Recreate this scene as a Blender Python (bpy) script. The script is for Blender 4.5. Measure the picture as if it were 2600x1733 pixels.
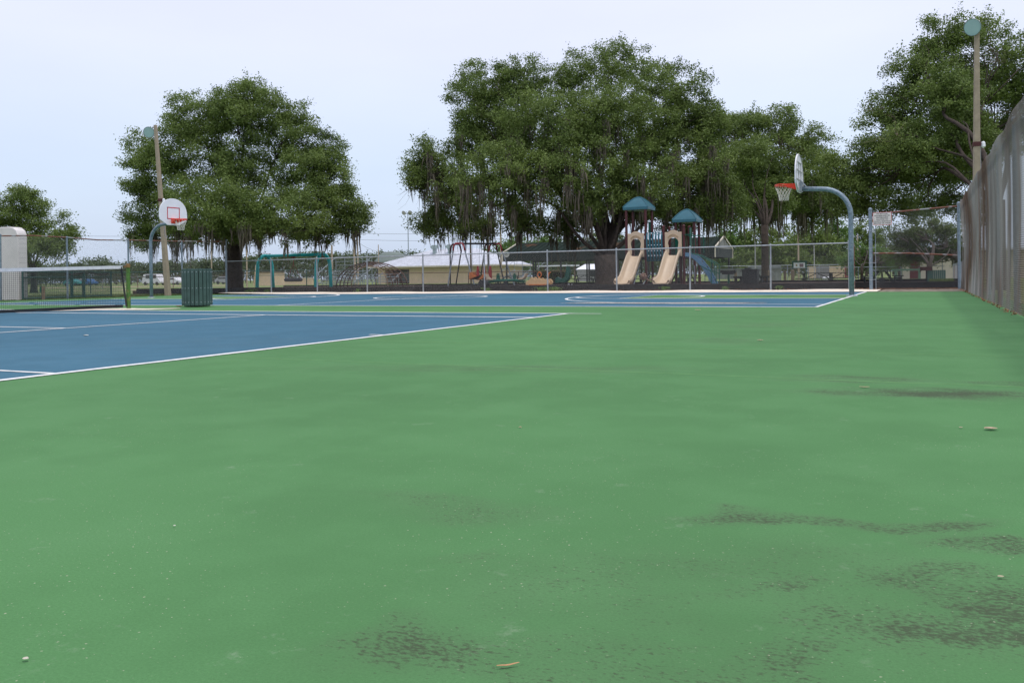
import bpy, math, random
import numpy as np
from mathutils import Vector, Matrix
R_ = math.radians
for o in list(bpy.data.objects): bpy.data.objects.remove(o)
random.seed(7); rng = np.random.default_rng(7)
S = bpy.context.scene
COL = S.collection

# ------------------------------------------------------------------ camera
F_, TH, PH, RO, HC, CY = 2188.6, .4579, .0043, -.0141, .657, 710.3
Fv = Vector((-math.sin(TH)*math.cos(PH), math.cos(TH)*math.cos(PH), -math.sin(PH)))
Rv0 = Vector((math.cos(TH), math.sin(TH), 0)); Uv0 = Rv0.cross(Fv)
Rv = Rv0*math.cos(RO)+Uv0*math.sin(RO); Uv = -Rv0*math.sin(RO)+Uv0*math.cos(RO)
cd = bpy.data.cameras.new('camera'); cam = bpy.data.objects.new('camera', cd); COL.objects.link(cam)
cd.sensor_width = 36; cd.lens = 36*F_/2600; cd.shift_y = (CY-866.5)/2600
cd.clip_start = .05; cd.clip_end = 3000
m = Matrix((Rv, Uv, -Fv)).transposed().to_4x4(); m.translation = Vector((0, 0, HC)); cam.matrix_world = m
S.camera = cam

# ------------------------------------------------------------------ world, sun, exposure
SUN_EL, SUN_AZ = R_(75), R_(112)      # azimuth measured from +Y (view along the court) towards +X
w = bpy.data.worlds.new('World'); S.world = w; w.use_nodes = True
nt = w.node_tree; nt.nodes.clear(); N = nt.nodes.new; L = nt.links.new
out = N('ShaderNodeOutputWorld'); bg = N('ShaderNodeBackground'); bg2 = N('ShaderNodeBackground'); add = N('ShaderNodeAddShader')
sky = N('ShaderNodeTexSky'); sky.sky_type = 'NISHITA'; sky.sun_disc = False; sky.sun_elevation = SUN_EL; sky.sun_rotation = SUN_AZ
sky.dust_density = 3; sky.air_density = 1
L(sky.outputs[0], bg.inputs[0]); bg.inputs[1].default_value = .05
tc = N('ShaderNodeTexCoord'); sep = N('ShaderNodeSeparateXYZ'); L(tc.outputs['Generated'], sep.inputs[0])
ramp = N('ShaderNodeValToRGB'); L(sep.outputs[2], ramp.inputs[0])
e = ramp.color_ramp.elements
e[0].position = 0; e[0].color = (.56, .66, .86, 1); e[1].position = .42; e[1].color = (.82, .81, .955, 1)
x_ = e.new(.12); x_.color = (.60, .69, .86, 1)
x_ = e.new(.25); x_.color = (.76, .78, .935, 1)
nz = N('ShaderNodeTexNoise'); nz.inputs['Scale'].default_value = 1.6; nz.inputs['Detail'].default_value = 5
mp = N('ShaderNodeMapping'); mp.inputs['Scale'].default_value = (1, 1, 3.5); L(tc.outputs['Generated'], mp.inputs[0]); L(mp.outputs[0], nz.inputs['Vector'])
mr = N('ShaderNodeMapRange'); mr.inputs[1].default_value = .3; mr.inputs[2].default_value = .7; mr.inputs[3].default_value = .93; mr.inputs[4].default_value = 1.045
L(nz.outputs[0], mr.inputs[0])
mx = N('ShaderNodeVectorMath'); mx.operation = 'SCALE'; L(ramp.outputs[0], mx.inputs[0]); L(mr.outputs[0], mx.inputs['Scale'])
L(mx.outputs[0], bg2.inputs[0]); bg2.inputs[1].default_value = .95
L(bg.outputs[0], add.inputs[0]); L(bg2.outputs[0], add.inputs[1]); L(add.outputs[0], out.inputs[0])
sd = bpy.data.lights.new('sun', 'SUN'); sd.energy = 1.5; sd.angle = R_(5); sd.color = (1, .96, .9)
sun = bpy.data.objects.new('sun', sd); COL.objects.link(sun)
sdir = Vector((math.sin(SUN_AZ)*math.cos(SUN_EL), math.cos(SUN_AZ)*math.cos(SUN_EL), math.sin(SUN_EL)))
sun.rotation_euler = sdir.to_track_quat('Z', 'Y').to_euler(); sun.location = (0, 0, 40)
S.view_settings.view_transform = 'Standard'; S.view_settings.look = 'None'; S.view_settings.exposure = 0; S.view_settings.gamma = 1
S.view_settings.use_curve_mapping = False
S.cycles.max_bounces = 6; S.cycles.transparent_max_bounces = 8

# ------------------------------------------------------------------ pixel <-> place helpers (source pixels, 2600 wide)
def W(x, y, D):
    "point at distance D straight ahead that is seen at source pixel x, y"
    d = Fv+Rv*((x-1300)/F_)-Uv*((y-CY)/F_)
    hf = Vector((-math.sin(TH), math.cos(TH), 0))
    return Vector((0, 0, HC))+d*(D/d.dot(hf))
def hy(x): return CY-F_*math.tan(PH)+RO*(x-1300)
def G(x, D, z=0):
    p = W(x, hy(x)+F_*(HC-z)/D, D); return Vector((p.x, p.y, z))
def GY(x, Y, z=0):
    a = G(x, 10, z); return Vector((a.x*Y/a.y, Y, z))
def Z(x, y, D): return W(x, y, D).z

# ------------------------------------------------------------------ materials
def mat(name, col, rough=.6, metal=0., var=.12, scale=6., bump=0., col2=None, mixscale=1.5, mixlo=.5, mixhi=.62, spec=.4, trans=0.):
    m = bpy.data.materials.new(name); m.use_nodes = True; n = m.node_tree.nodes; l = m.node_tree.links.new
    b = n['Principled BSDF']; b.inputs['Roughness'].default_value = rough; b.inputs['Metallic'].default_value = metal
    b.inputs['Specular IOR Level'].default_value = spec
    t = n.new('ShaderNodeTexCoord'); nz = n.new('ShaderNodeTexNoise'); nz.inputs['Scale'].default_value = scale; nz.inputs['Detail'].default_value = 6
    l(t.outputs['Object'], nz.inputs['Vector'])
    r = n.new('ShaderNodeMapRange'); r.inputs[1].default_value = .3; r.inputs[2].default_value = .7; r.inputs[3].default_value = 1-var; r.inputs[4].default_value = 1+var
    l(nz.outputs[0], r.inputs[0])
    s = n.new('ShaderNodeVectorMath'); s.operation = 'SCALE'; s.inputs[0].default_value = col[:3]; l(r.outputs[0], s.inputs['Scale'])
    c = s.outputs[0]
    if col2:
        n2 = n.new('ShaderNodeTexNoise'); n2.inputs['Scale'].default_value = mixscale; n2.inputs['Detail'].default_value = 8; l(t.outputs['Object'], n2.inputs['Vector'])
        r2 = n.new('ShaderNodeMapRange'); r2.inputs[1].default_value = mixlo; r2.inputs[2].default_value = mixhi; l(n2.outputs[0], r2.inputs[0])
        k = n.new('ShaderNodeMix'); k.data_type = 'RGBA'; l(r2.outputs[0], k.inputs[0]); l(c, k.inputs[6]); k.inputs[7].default_value = (*col2, 1); c = k.outputs[2]
    l(c, b.inputs['Base Color'])
    if bump:
        bp = n.new('ShaderNodeBump'); bp.inputs['Strength'].default_value = bump; bp.inputs['Distance'].default_value = .02; l(nz.outputs[0], bp.inputs['Height']); l(bp.outputs[0], b.inputs['Normal'])
    if trans:
        tr = n.new('ShaderNodeBsdfTranslucent'); l(c, tr.inputs[0]); ms = n.new('ShaderNodeMixShader'); ms.inputs[0].default_value = trans
        l(b.outputs[0], ms.inputs[1]); l(tr.outputs[0], ms.inputs[2]); l(ms.outputs[0], n['Material Output'].inputs[0])
    return m
GALV = mat('galvanised steel', (.30, .34, .37), .5, .35, .22, 9)
GALVP = mat('galvanised pole', (.19, .25, .30), .5, .3, .25, 14, col2=(.34, .38, .40), mixscale=22, mixlo=.55, mixhi=.7)
WIRE = mat('chain link wire', (.25, .265, .275), .5, .3, .1, 3)
WIREL = mat('old chain link wire', (.30, .30, .30), .6, .2, .15, 2, col2=(.17, .085, .05), mixscale=.35, mixlo=.45, mixhi=.6)
RUST = mat('rusty rail', (.30, .32, .33), .7, .2, .2, 8, col2=(.19, .085, .06), mixscale=3, mixlo=.40, mixhi=.52)
DARKG = mat('dark green paint', (.012, .07, .058), .4, 0, .2, 8)
BLACKP = mat('black paint', (.02, .022, .024), .45, 0, .2, 8)
BLKTIM = mat('black border', (.008, .008, .009), .7, 0, .35, 5, .2)
WHITE = mat('white paint', (.80, .82, .86), .35, 0, .03, 4)
WHITEB = mat('weathered white back', (.50, .50, .50), .5, 0, .2, 9, col2=(.3, .3, .29), mixscale=9)
ORANGE = mat('orange paint', (.80, .055, .02), .35, 0, .06, 6)
REDP = mat('red outline', (.55, .03, .05), .5, 0, .2, 30)
NETW = mat('white net cord', (.68, .66, .58), .8, 0, .1, 20)
BARK = mat('bark', (.045, .034, .026), .9, 0, .45, 7, .8)
MOSS = mat('spanish moss', (.19, .17, .125), .95, 0, .35, 3, trans=.25)
def leafmat(name, a, b, tr=.25):
    m = bpy.data.materials.new(name); m.use_nodes = True; n = m.node_tree.nodes; l = m.node_tree.links.new
    at = n.new('ShaderNodeAttribute'); at.attribute_name = 'rnd'
    t = n.new('ShaderNodeTexCoord'); nz = n.new('ShaderNodeTexNoise'); nz.inputs['Scale'].default_value = .55; nz.inputs['Detail'].default_value = 3; l(t.outputs['Object'], nz.inputs['Vector'])
    ad = n.new('ShaderNodeMath'); ad.operation = 'MULTIPLY_ADD'; l(at.outputs['Fac'], ad.inputs[0]); ad.inputs[1].default_value = .55
    r = n.new('ShaderNodeMapRange'); r.inputs[1].default_value = .3; r.inputs[2].default_value = .7; r.inputs[4].default_value = .45; l(nz.outputs[0], r.inputs[0]); l(r.outputs[0], ad.inputs[2])
    k = n.new('ShaderNodeMix'); k.data_type = 'RGBA'; l(ad.outputs[0], k.inputs[0]); k.inputs[6].default_value = (*a, 1); k.inputs[7].default_value = (*b, 1)
    p = n['Principled BSDF']; p.inputs['Roughness'].default_value = .5; p.inputs['Specular IOR Level'].default_value = .3; l(k.outputs[2], p.inputs['Base Color'])
    tb = n.new('ShaderNodeBsdfTranslucent'); l(k.outputs[2], tb.inputs[0]); ms = n.new('ShaderNodeMixShader'); ms.inputs[0].default_value = tr
    l(p.outputs[0], ms.inputs[1]); l(tb.outputs[0], ms.inputs[2]); l(ms.outputs[0], n['Material Output'].inputs[0])
    return m
OAK = leafmat('oak leaves', (.066, .112, .024), (.225, .305, .075), .34)
OAK2 = leafmat('bright leaves', (.075, .15, .03), (.15, .25, .06), .35)
OAK3 = leafmat('olive leaves', (.07, .10, .03), (.15, .20, .065), .35)
FARL = leafmat('far leaves', (.055, .085, .035), (.13, .175, .075), .2)

# ------------------------------------------------------------------ mesh builder
class MB:
    def __init__(s): s.v = []; s.f = []
    def _add(s, vs, fs):
        b = len(s.v); s.v += [tuple(p) for p in vs]; s.f += [tuple(b+i for i in f) for f in fs]; return s
    def box(s, c, d, rot=None):
        c = Vector(c); d = Vector(d)/2
        vs = [Vector((x*d.x, y*d.y, z*d.z)) for x in (-1, 1) for y in (-1, 1) for z in (-1, 1)]
        if rot is not None:
            if not isinstance(rot, Matrix): rot = Matrix.Rotation(rot, 3, 'Z')
            vs = [rot @ v for v in vs]
        return s._add([c+v for v in vs], [(0, 1, 3, 2), (4, 6, 7, 5), (0, 4, 5, 1), (2, 3, 7, 6), (0, 2, 6, 4), (1, 5, 7, 3)])
    def bbox(s, lo, hi): lo = Vector(lo); hi = Vector(hi); return s.box((lo+hi)/2, hi-lo)
    def beam(s, p, q, a, b, up=(0, 0, 1)):
        p = Vector(p); q = Vector(q); d = (q-p).normalized(); up = Vector(up)
        if abs(d.dot(up)) > .98: up = Vector((0, 1, 0))
        x = d.cross(up).normalized(); y = x.cross(d)
        vs = [o+x*(i*a/2)+y*(j*b/2) for o in (p, q) for i, j in ((-1, -1), (1, -1), (1, 1), (-1, 1))]
        return s._add(vs, [(3, 2, 1, 0), (4, 5, 6, 7), (0, 1, 5, 4), (1, 2, 6, 5), (2, 3, 7, 6), (3, 0, 4, 7)])
    def tube(s, pts, r, n=8, closed=False, cap=True):
        pts = [Vector(p) for p in pts]; k = len(pts); rs = r if isinstance(r, (list, tuple)) else [r]*k
        b = len(s.v); up = None
        for i, p in enumerate(pts):
            if closed: d = (pts[(i+1) % k]-pts[i-1])
            else: d = pts[min(i+1, k-1)]-pts[max(i-1, 0)]
            d.normalize()
            if up is None:
                up = Vector((0, 0, 1)) if abs(d.z) < .9 else Vector((1, 0, 0))
            x = d.cross(up).normalized(); up = x.cross(d).normalized()
            for j in range(n):
                a = 2*math.pi*j/n; s.v.append(tuple(p+(x*math.cos(a)+up*math.sin(a))*rs[i]))
        for i in range(k if closed else k-1):
            i2 = (i+1) % k
            for j in range(n): s.f.append((b+i*n+j, b+i*n+(j+1) % n, b+i2*n+(j+1) % n, b+i2*n+j))
        if cap and not closed: s.f.append(tuple(b+j for j in range(n))[::-1]); s.f.append(tuple(b+(k-1)*n+j for j in range(n)))
        return s
    def lathe(s, prof, c=(0, 0, 0), n=20, M=None):
        b = len(s.v); c = Vector(c)
        for r, z in prof:
            for j in range(n):
                a = 2*math.pi*j/n; v = Vector((r*math.cos(a), r*math.sin(a), z))
                if M is not None: v = M @ v
                s.v.append(tuple(c+v))
        for i in range(len(prof)-1):
            for j in range(n): s.f.append((b+i*n+j, b+i*n+(j+1) % n, b+(i+1)*n+(j+1) % n, b+(i+1)*n+j))
        return s
    def poly(s, pts, th, axis):
        "extrude a closed outline (3D points) by vector axis*th"
        a = Vector(axis)*th; k = len(pts); p = [Vector(q) for q in pts]
        return s._add(p+[q+a for q in p], [tuple(range(k))[::-1], tuple(range(k, 2*k))]+[(i, (i+1) % k, k+(i+1) % k, k+i) for i in range(k)])
    def quad(s, *p): return s._add(p, [tuple(range(len(p)))])
    def sphere(s, c, r, n=8, m=6, sc=(1, 1, 1)):
        c = Vector(c); prof = []
        vs = [];
        for i in range(m+1):
            t = math.pi*i/m
            for j in range(n):
                a = 2*math.pi*j/n; vs.append(c+Vector((r*math.sin(t)*math.cos(a)*sc[0], r*math.sin(t)*math.sin(a)*sc[1], r*math.cos(t)*sc[2])))
        return s._add(vs, [(i*n+j, (i+1)*n+j, (i+1)*n+(j+1) % n, i*n+(j+1) % n) for i in range(m) for j in range(n)])
    def build(s, name, m, parent=None, smooth=False, bevel=0, **kw):
        me = bpy.data.meshes.new(name); me.from_pydata(s.v, [], s.f); me.materials.append(m)
        if smooth: me.shade_smooth()
        o = bpy.data.objects.new(name, me); COL.objects.link(o)
        if parent: o.parent = parent
        if bevel:
            md = o.modifiers.new('bevel', 'BEVEL'); md.width = bevel; md.segments = 2; md.limit_method = 'ANGLE'
        tag(o, **kw); return o
def each(mb, name, m, parent=None, **kw):
    "link every unconnected piece of the builder as an object of its own"
    par = list(range(len(mb.v)))
    def find(i):
        while par[i] != i: par[i] = par[par[i]]; i = par[i]
        return i
    for f in mb.f:
        a = find(f[0])
        for j in f[1:]: par[find(j)] = a
    gr = {}
    for f in mb.f: gr.setdefault(find(f[0]), []).append(f)
    out = []
    for fs in gr.values():
        ids = sorted({i for f in fs for i in f}); mp = {i: k for k, i in enumerate(ids)}
        q = MB(); q.v = [mb.v[i] for i in ids]; q.f = [tuple(mp[i] for i in f) for f in fs]; out.append(q.build(name, m, parent, **kw))
    return out
def tag(o, label=None, cat=None, group=None, kind=None):
    if label: o['label'] = label
    if cat: o['category'] = cat
    if group: o['group'] = group
    if kind: o['kind'] = kind
    return o
def thing(name, label, cat, loc=(0, 0, 0), rz=0, group=None):
    o = bpy.data.objects.new(name, None); COL.objects.link(o); o.empty_display_size = .2; o.location = loc; o.rotation_euler = (0, 0, rz)
    return tag(o, label, cat, group)
def copy_tree(o, parent=None):
    c = o.copy(); COL.objects.link(c); c.parent = parent
    for ch in list(o.children): copy_tree(ch, c)
    return c
def npmesh(name, v, f, m, parent=None, rnd=None, smooth=False, **kw):
    "v (N,3), f (M,k) numpy"
    me = bpy.data.meshes.new(name); k = f.shape[1]
    me.vertices.add(len(v)); me.vertices.foreach_set('co', v.astype(np.float32).ravel())
    me.loops.add(f.size); me.loops.foreach_set('vertex_index', f.astype(np.int32).ravel())
    me.polygons.add(len(f)); me.polygons.foreach_set('loop_start', np.arange(0, f.size, k, dtype=np.int32))
    me.update(calc_edges=True); me.materials.append(m)
    if smooth: me.shade_smooth()
    if rnd is not None:
        a = me.attributes.new('rnd', 'FLOAT', 'POINT'); a.data.foreach_set('value', rnd.astype(np.float32))
    o = bpy.data.objects.new(name, me); COL.objects.link(o)
    if parent: o.parent = parent
    tag(o, **kw); return o
def struct(name, mb, m): return mb.build(name, m, kind='structure')
def wires(polys, r, n=3):
    "polys (K,P,3): K polylines of P points -> thin tubes, numpy"
    K, P, _ = polys.shape
    d = np.gradient(polys, axis=1); d /= np.linalg.norm(d, axis=2, keepdims=True)+1e-9
    up = np.zeros_like(d); up[..., 2] = 1; bad = abs(d[..., 2]) > .95; up[bad] = (1, 0, 0)
    x = np.cross(d, up); x /= np.linalg.norm(x, axis=2, keepdims=True)+1e-9; y = np.cross(x, d)
    a = np.arange(n)*2*np.pi/n
    v = polys[:, :, None]+r*(x[:, :, None]*np.cos(a)[:, None]+y[:, :, None]*np.sin(a)[:, None])
    idx = np.arange(K*P*n).reshape(K, P, n); j2 = np.roll(np.arange(n), -1)
    f = np.stack([idx[:, :-1], idx[:, :-1][:, :, j2], idx[:, 1:][:, :, j2], idx[:, 1:]], -1).reshape(-1, 4)
    return v.reshape(-1, 3), f

# ------------------------------------------------------------------ ground and courts
def court_mat(name, base, dark, specks=True):
    m = bpy.data.materials.new(name); m.use_nodes = True; n = m.node_tree.nodes; l = m.node_tree.links.new
    b = n['Principled BSDF']; b.inputs['Roughness'].default_value = .85; b.inputs['Specular IOR Level'].default_value = .12
    g = n.new('ShaderNodeNewGeometry')
    def noise(scale, det=6, vec=None, rough=.5):
        z = n.new('ShaderNodeTexNoise'); z.inputs['Scale'].default_value = scale; z.inputs['Detail'].default_value = det; z.inputs['Roughness'].default_value = rough
        l(vec or g.outputs['Position'], z.inputs['Vector']); return z.outputs[0]
    def mr(v, a, c, lo=0, hi=1, smooth=False):
        r = n.new('ShaderNodeMapRange'); r.inputs[1].default_value = a; r.inputs[2].default_value = c; r.inputs[3].default_value = lo; r.inputs[4].default_value = hi
        if smooth: r.interpolation_type = 'SMOOTHSTEP'
        l(v, r.inputs[0]); return r.outputs[0]
    def math_(op, a, c=None):
        q = n.new('ShaderNodeMath'); q.operation = op
        for i, x in enumerate((a, c)):
            if x is None: continue
            if isinstance(x, (int, float)): q.inputs[i].default_value = x
            else: l(x, q.inputs[i])
        return q.outputs[0]
    def mix(f, a, c):
        k = n.new('ShaderNodeMix'); k.data_type = 'RGBA'
        if isinstance(f, float): k.inputs[0].default_value = f
        else: l(f, k.inputs[0])
        for i, x in ((6, a), (7, c)):
            if isinstance(x, tuple): k.inputs[i].default_value = (*x, 1)
            else: l(x, k.inputs[i])
        return k.outputs[2]
    big = mr(noise(.35, 4), .35, .65)
    c = mix(big, tuple(q*.90 for q in base), tuple(q*1.08 for q in base))
    c = mix(mr(noise(1.1, 7, None, .65), .52, .40, 0, .30), c, tuple(q*.80 for q in base))
    c = mix(mr(noise(2.2, 6), .45, .75, 0, .35), c, tuple(min(1, q*1.18+.02) for q in base))
    c = mix(mr(noise(170, 4, None, .7), .35, .65, 0, .42), c, tuple(q*.62 for q in base))
    # worn places where the colour coat has come off down to brown-grey asphalt
    acc = None
    wz = n.new('ShaderNodeTexNoise'); wz.inputs['Scale'].default_value = 2.3; wz.inputs['Detail'].default_value = 5; l(g.outputs['Position'], wz.inputs['Vector'])
    ws = n.new('ShaderNodeVectorMath'); ws.operation = 'SUBTRACT'; l(wz.outputs['Color'], ws.inputs[0]); ws.inputs[1].default_value = (.5, .5, .5)
    wm = n.new('ShaderNodeVectorMath'); wm.operation = 'MULTIPLY_ADD'; l(ws.outputs[0], wm.inputs[0]); wm.inputs[1].default_value = (.9, .38, 0); l(g.outputs['Position'], wm.inputs[2])
    for (x0, y0, x1, y1, wid, amt) in dark:
        A = G(x0, F_*HC/(y0-hy(x0))); B = G(x1, F_*HC/(y1-hy(x1)))
        mid = (A+B)/2; d = B-A; ang = math.atan2(d.y, d.x)
        mpn = n.new('ShaderNodeMapping'); mpn.vector_type = 'TEXTURE'; mpn.inputs['Location'].default_value = mid; mpn.inputs['Rotation'].default_value = (0, 0, ang)
        mpn.inputs['Scale'].default_value = (max(d.length/2, .1), wid, 1); l(wm.outputs[0], mpn.inputs[0])
        ln = n.new('ShaderNodeVectorMath'); ln.operation = 'LENGTH'; l(mpn.outputs[0], ln.inputs[0])
        k = mr(ln.outputs['Value'], 1.1, .30, 0, amt, True)
        acc = k if acc is None else math_('MAXIMUM', acc, k)
    if acc is not None:
        st = n.new('ShaderNodeMapping'); st.inputs['Rotation'].default_value = (0, 0, -.35); st.inputs['Scale'].default_value = (.6, 1, 1); l(g.outputs['Position'], st.inputs[0])
        patch = mr(noise(4.5, 6, st.outputs[0], .65), .30, .62, .25, 1)
        fine = noise(115, 3, st.outputs[0], .65)
        th = math_('MULTIPLY', acc, patch)
        v = math_('SUBTRACT', math_('ADD', math_('MULTIPLY', th, .285), fine), .700)
        worn = mr(v, 0, .15, 0, .72)
        c = mix(math_('MULTIPLY', th, .25), c, (.10, .115, .08))
        c = mix(worn, c, (.050, .056, .036))
    # pale sand scuffs and grit
    c = mix(mr(noise(6, 9, None, .78), .60, .76, 0, .38), c, (.36, .42, .32))
    if specks:
        c = mix(math_('MULTIPLY', mr(noise(130, 2, None, .3), .72, .76, 0, .7), mr(noise(1.3, 3), .38, .6)), c, (.52, .50, .38))
        c = mix(mr(noise(30, 9, None, .8), .66, .76, 0, .30), c, (.40, .46, .36))
    l(c, b.inputs['Base Color'])
    bp = n.new('ShaderNodeBump'); bp.inputs['Strength'].default_value = .35; bp.inputs['Distance'].default_value = .004
    l(noise(220, 3), bp.inputs['Height']); l(bp.outputs[0], b.inputs['Normal'])
    return m
GREEN = (.088, .226, .083); BLUE = (.055, .150, .215)
stains = [(1930, 988, 3000, 1012, .30, 1.45), (1850, 955, 2500, 968, .26, 1.05), (2300, 966, 2900, 985, .16, .9),
          (1520, 1300, 2750, 1345, .085, 1.2), (2150, 1350, 2750, 1400, .10, 1.3), (700, 1650, 1300, 1560, .16, 1.15), (1080, 1430, 1330, 1400, .09, .8),
          (2150, 1420, 2900, 1640, .34, 1.3), (1250, 1700, 2500, 1620, .13, 1.0), (1500, 1530, 2200, 1450, .12, .95), (1380, 1460, 1700, 1480, .06, .95),
          (900, 1570, 1550, 1720, .16, 1.0), (2300, 1500, 2700, 1760, .3, 1.25), (1900, 1580, 2600, 1620, .16, 1.0), (850, 1260, 1500, 1330, .14, .75), (900, 1480, 2900, 1480, .42, .62), (600, 1660, 2700, 1700, .2, .68),
          (1850, 820, 2060, 830, 1.0, .75), (1700, 870, 2000, 860, .6, .75), (600, 930, 1950, 940, .35, .75), (1650, 795, 2300, 790, 1.0, .5)]
CG = court_mat('green court paint', GREEN, stains)
CB = court_mat('blue court paint', BLUE, [(100, 880, 700, 860, .8, .25), (300, 900, 900, 850, .5, .2)], False)
CLINE = mat('court line paint', (.72, .73, .71), .7, 0, .08, 30, col2=(.45, .52, .52), mixscale=7, mixlo=.58, mixhi=.75)
CGL = court_mat('green lane paint', (.105, .235, .09), [], False)
GRASS = mat('grass', (.125, .18, .04), .95, 0, .3, 1.2, .6, col2=(.24, .24, .09), mixscale=.35, mixlo=.5, mixhi=.75)
SAND = mat('sand', (.74, .66, .54), .95, 0, .15, 5, .5, col2=(.50, .43, .33), mixscale=3, mixlo=.6, mixhi=.75)
MULCH = mat('mulch', (.085, .055, .04), 1, 0, .6, 14, .9, col2=(.15, .10, .075), mixscale=5)
struct('ground', MB().quad((-900, -60, -.10), (700, -60, -.10), (700, 1200, -.10), (-900, 1200, -.10)), GRASS)
# slab
struct('court', MB().bbox((-31, -8, -.12), (1.42, 29.55, 0)), CG)
SX0, SX1, SY1 = -31, .8, 29.5
tb = MB(); tb.quad((-29.4, 2.75, .0015), (-5.7, 2.75, .0015), (-5.7, 13.72, .0015), (-29.4, 13.72, .0015))
tb.quad((-27.93, 16.83, .0015), (-2.02, 16.83, .0015), (-2.02, 29.5, .0015), (-27.93, 29.5, .0015))
struct('court_blue_paint', tb, CB)
tb = MB()
tb.quad((-7.82, 22.45, .003), (-2.05, 22.45, .003), (-2.05, 26.1, .003), (-7.82, 26.1, .003))
tb.quad((-27.9, 22.45, .003), (-22.13, 22.45, .003), (-22.13, 26.1, .003), (-27.9, 26.1, .003))
struct('court_green_lane', tb, CGL)
ln = MB()
def line(x0, y0, x1, y1, wd=.05, z=.005):
    p = Vector((x0, y0, z)); q = Vector((x1, y1, z)); d = (q-p); k = max(1, int(d.length/.5)); nrm = Vector((-d.y, d.x, 0)).normalized()
    b = len(ln.v)
    for i in range(k+1):
        j = (random.random()-.5)*.012; c = p+d*(i/k)+nrm*j; hw = wd/2*(1+(random.random()-.5)*.18)
        ln.v += [tuple(c-nrm*hw), tuple(c+nrm*hw)]
    for i in range(k): ln.f.append((b+2*i, b+2*i+2, b+2*i+3, b+2*i+1))
def arc(cx, cy, r, a0, a1, wd=.055, z=.005):
    k = 48; b = len(ln.v)
    for i in range(k+1):
        a = a0+(a1-a0)*i/k
        for rr in (r-wd/2, r+wd/2): ln.v.append((cx+rr*math.cos(a), cy+rr*math.sin(a), z))
    for i in range(k): ln.f.append((b+2*i, b+2*i+1, b+2*i+3, b+2*i+2))
XA, YC = -5.68, 13.70
line(XA, -1, XA, YC, .09); line(-29.4, 2.75, -29.4, YC, .09)
line(XA+.1, YC, -29.45, YC, .13); line(XA+.6, YC+.0, XA, YC, .07, .0052); line(XA-.04, YC-1.372, -29.4, YC-1.372, .11, .0055); line(XA-.04, YC-9.6, -29.4, YC-9.6, .05, .0055); line(XA, 2.75, -29.4, 2.75)
for s in (1, -1):
    xs = -17.57+s*6.4; line(xs, YC-9.6, xs, YC-1.372, .075, .006)
line(-11.17, YC-5.485, -23.97, YC-5.485, .07, .0065); line(XA, YC-5.485, XA-.22, YC-5.485, .06, .006)
line(-2.02, 16.83, -2.02, 29.5, .075); line(-27.93, 16.83, -27.93, 29.5, .075, .0055)
line(-27.9, 16.83, -2.02, 16.83, .15); line(-14.97, 16.83, -14.97, 29.5, .09, .0055)
for s, xb in ((-1, -2.02), (1, -27.93)):
    line(xb, 22.45, xb+s*5.8, 22.45, .16, .0055); line(xb, 26.1, xb+s*5.8, 26.1, .16, .0055); line(xb+s*5.8, 22.42, xb+s*5.8, 26.13, .05, .006)
    arc(xb+s*5.8, 24.3, 1.83, 0, 2*math.pi, .11, .0065)
    cx = xb+s*1.6; line(xb, 18.28, cx, 18.28, .10, .0056)
    a = math.asin(5.2/6.02)
    if s < 0: arc(cx, 24.3, 6.02, math.pi-a, 1.5*math.pi, .085, .007)
    else: arc(cx, 24.3, 6.02, -math.pi/2, a, .12, .007)
arc(-14.97, 24.3, 1.83, 0, 2*math.pi, .11, .0065)
struct('court_lines', ln, CLINE)
se = MB()
for Ys, wd in ((5.55, .024), (7.47, .02)):
    xs = np.linspace(-5.5, 1.3, 60); b = len(se.v)
    for x in xs: yy_ = Ys+.012*math.sin(x*3.1)+.006*math.sin(x*11); se.v += [(x, yy_-wd/2, .0005), (x, yy_, .0035), (x, yy_+wd/2, .0005)]
    for i in range(59):
        for j in range(2): se.f.append((b+3*i+j, b+3*i+3+j, b+3*i+4+j, b+3*i+1+j))
struct('court_seam', se, mat('filled seam', (.105, .235, .09), .8, 0, .15, 9, spec=.15))
# sand: strip behind the courts, patch at the net post, gravel scar on the paint
def blobby(pts, z, sub=6, jit=.06):
    k = len(pts); o = []
    for i in range(k):
        a = Vector(pts[i]); b = Vector(pts[(i+1) % k])
        for t in range(sub):
            q = a.lerp(b, t/sub); o.append((q.x+random.uniform(-jit, jit), q.y+random.uniform(-jit, jit), z))
    return o
sb = MB(); top = []; bot = []
for i in range(120):
    x = -33+i*31.3/119
    top.append((x, 34.35, -.01+.02*math.sin(x*1.3)))
    yy = 29.42+.08*math.sin(x*2.1)+.06*math.sin(x*5.3)+random.uniform(-.05, .05) if x < -1.2 else 29.62
    if x < -25.5: yy += (-25.5-x)*.45
    bot.append((x, yy, .012 if x < -1.2 else .002))
b = len(sb.v)
for t, c in zip(top, bot): sb.v += [t, ((t[0]+c[0])/2, (t[1]+c[1])/2, .03), c]
for i in range(119):
    for j in range(2): sb.f.append((b+3*i+j, b+3*i+j+1, b+3*i+4+j, b+3*i+3+j))
sb.build('sand_strip', SAND, smooth=True, kind='structure')
pm = MB()
pm.quad(*blobby([(-18.5, 12.9), (-17.2, 13.85), (-16.3, 14.1), (-16.0, 14.75), (-16.2, 14.95), (-17.0, 14.6), (-17.9, 14.75), (-18.7, 14.0)], .008, 5, .05))
pm.build('sand_patch', SAND, kind='structure')
GRAV = mat('bare gravel asphalt', (.30, .26, .22), .95, 0, .5, 30, .8, col2=(.55, .50, .43), mixscale=18, mixlo=.45, mixhi=.6)
pm = MB(); pts = []
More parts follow.
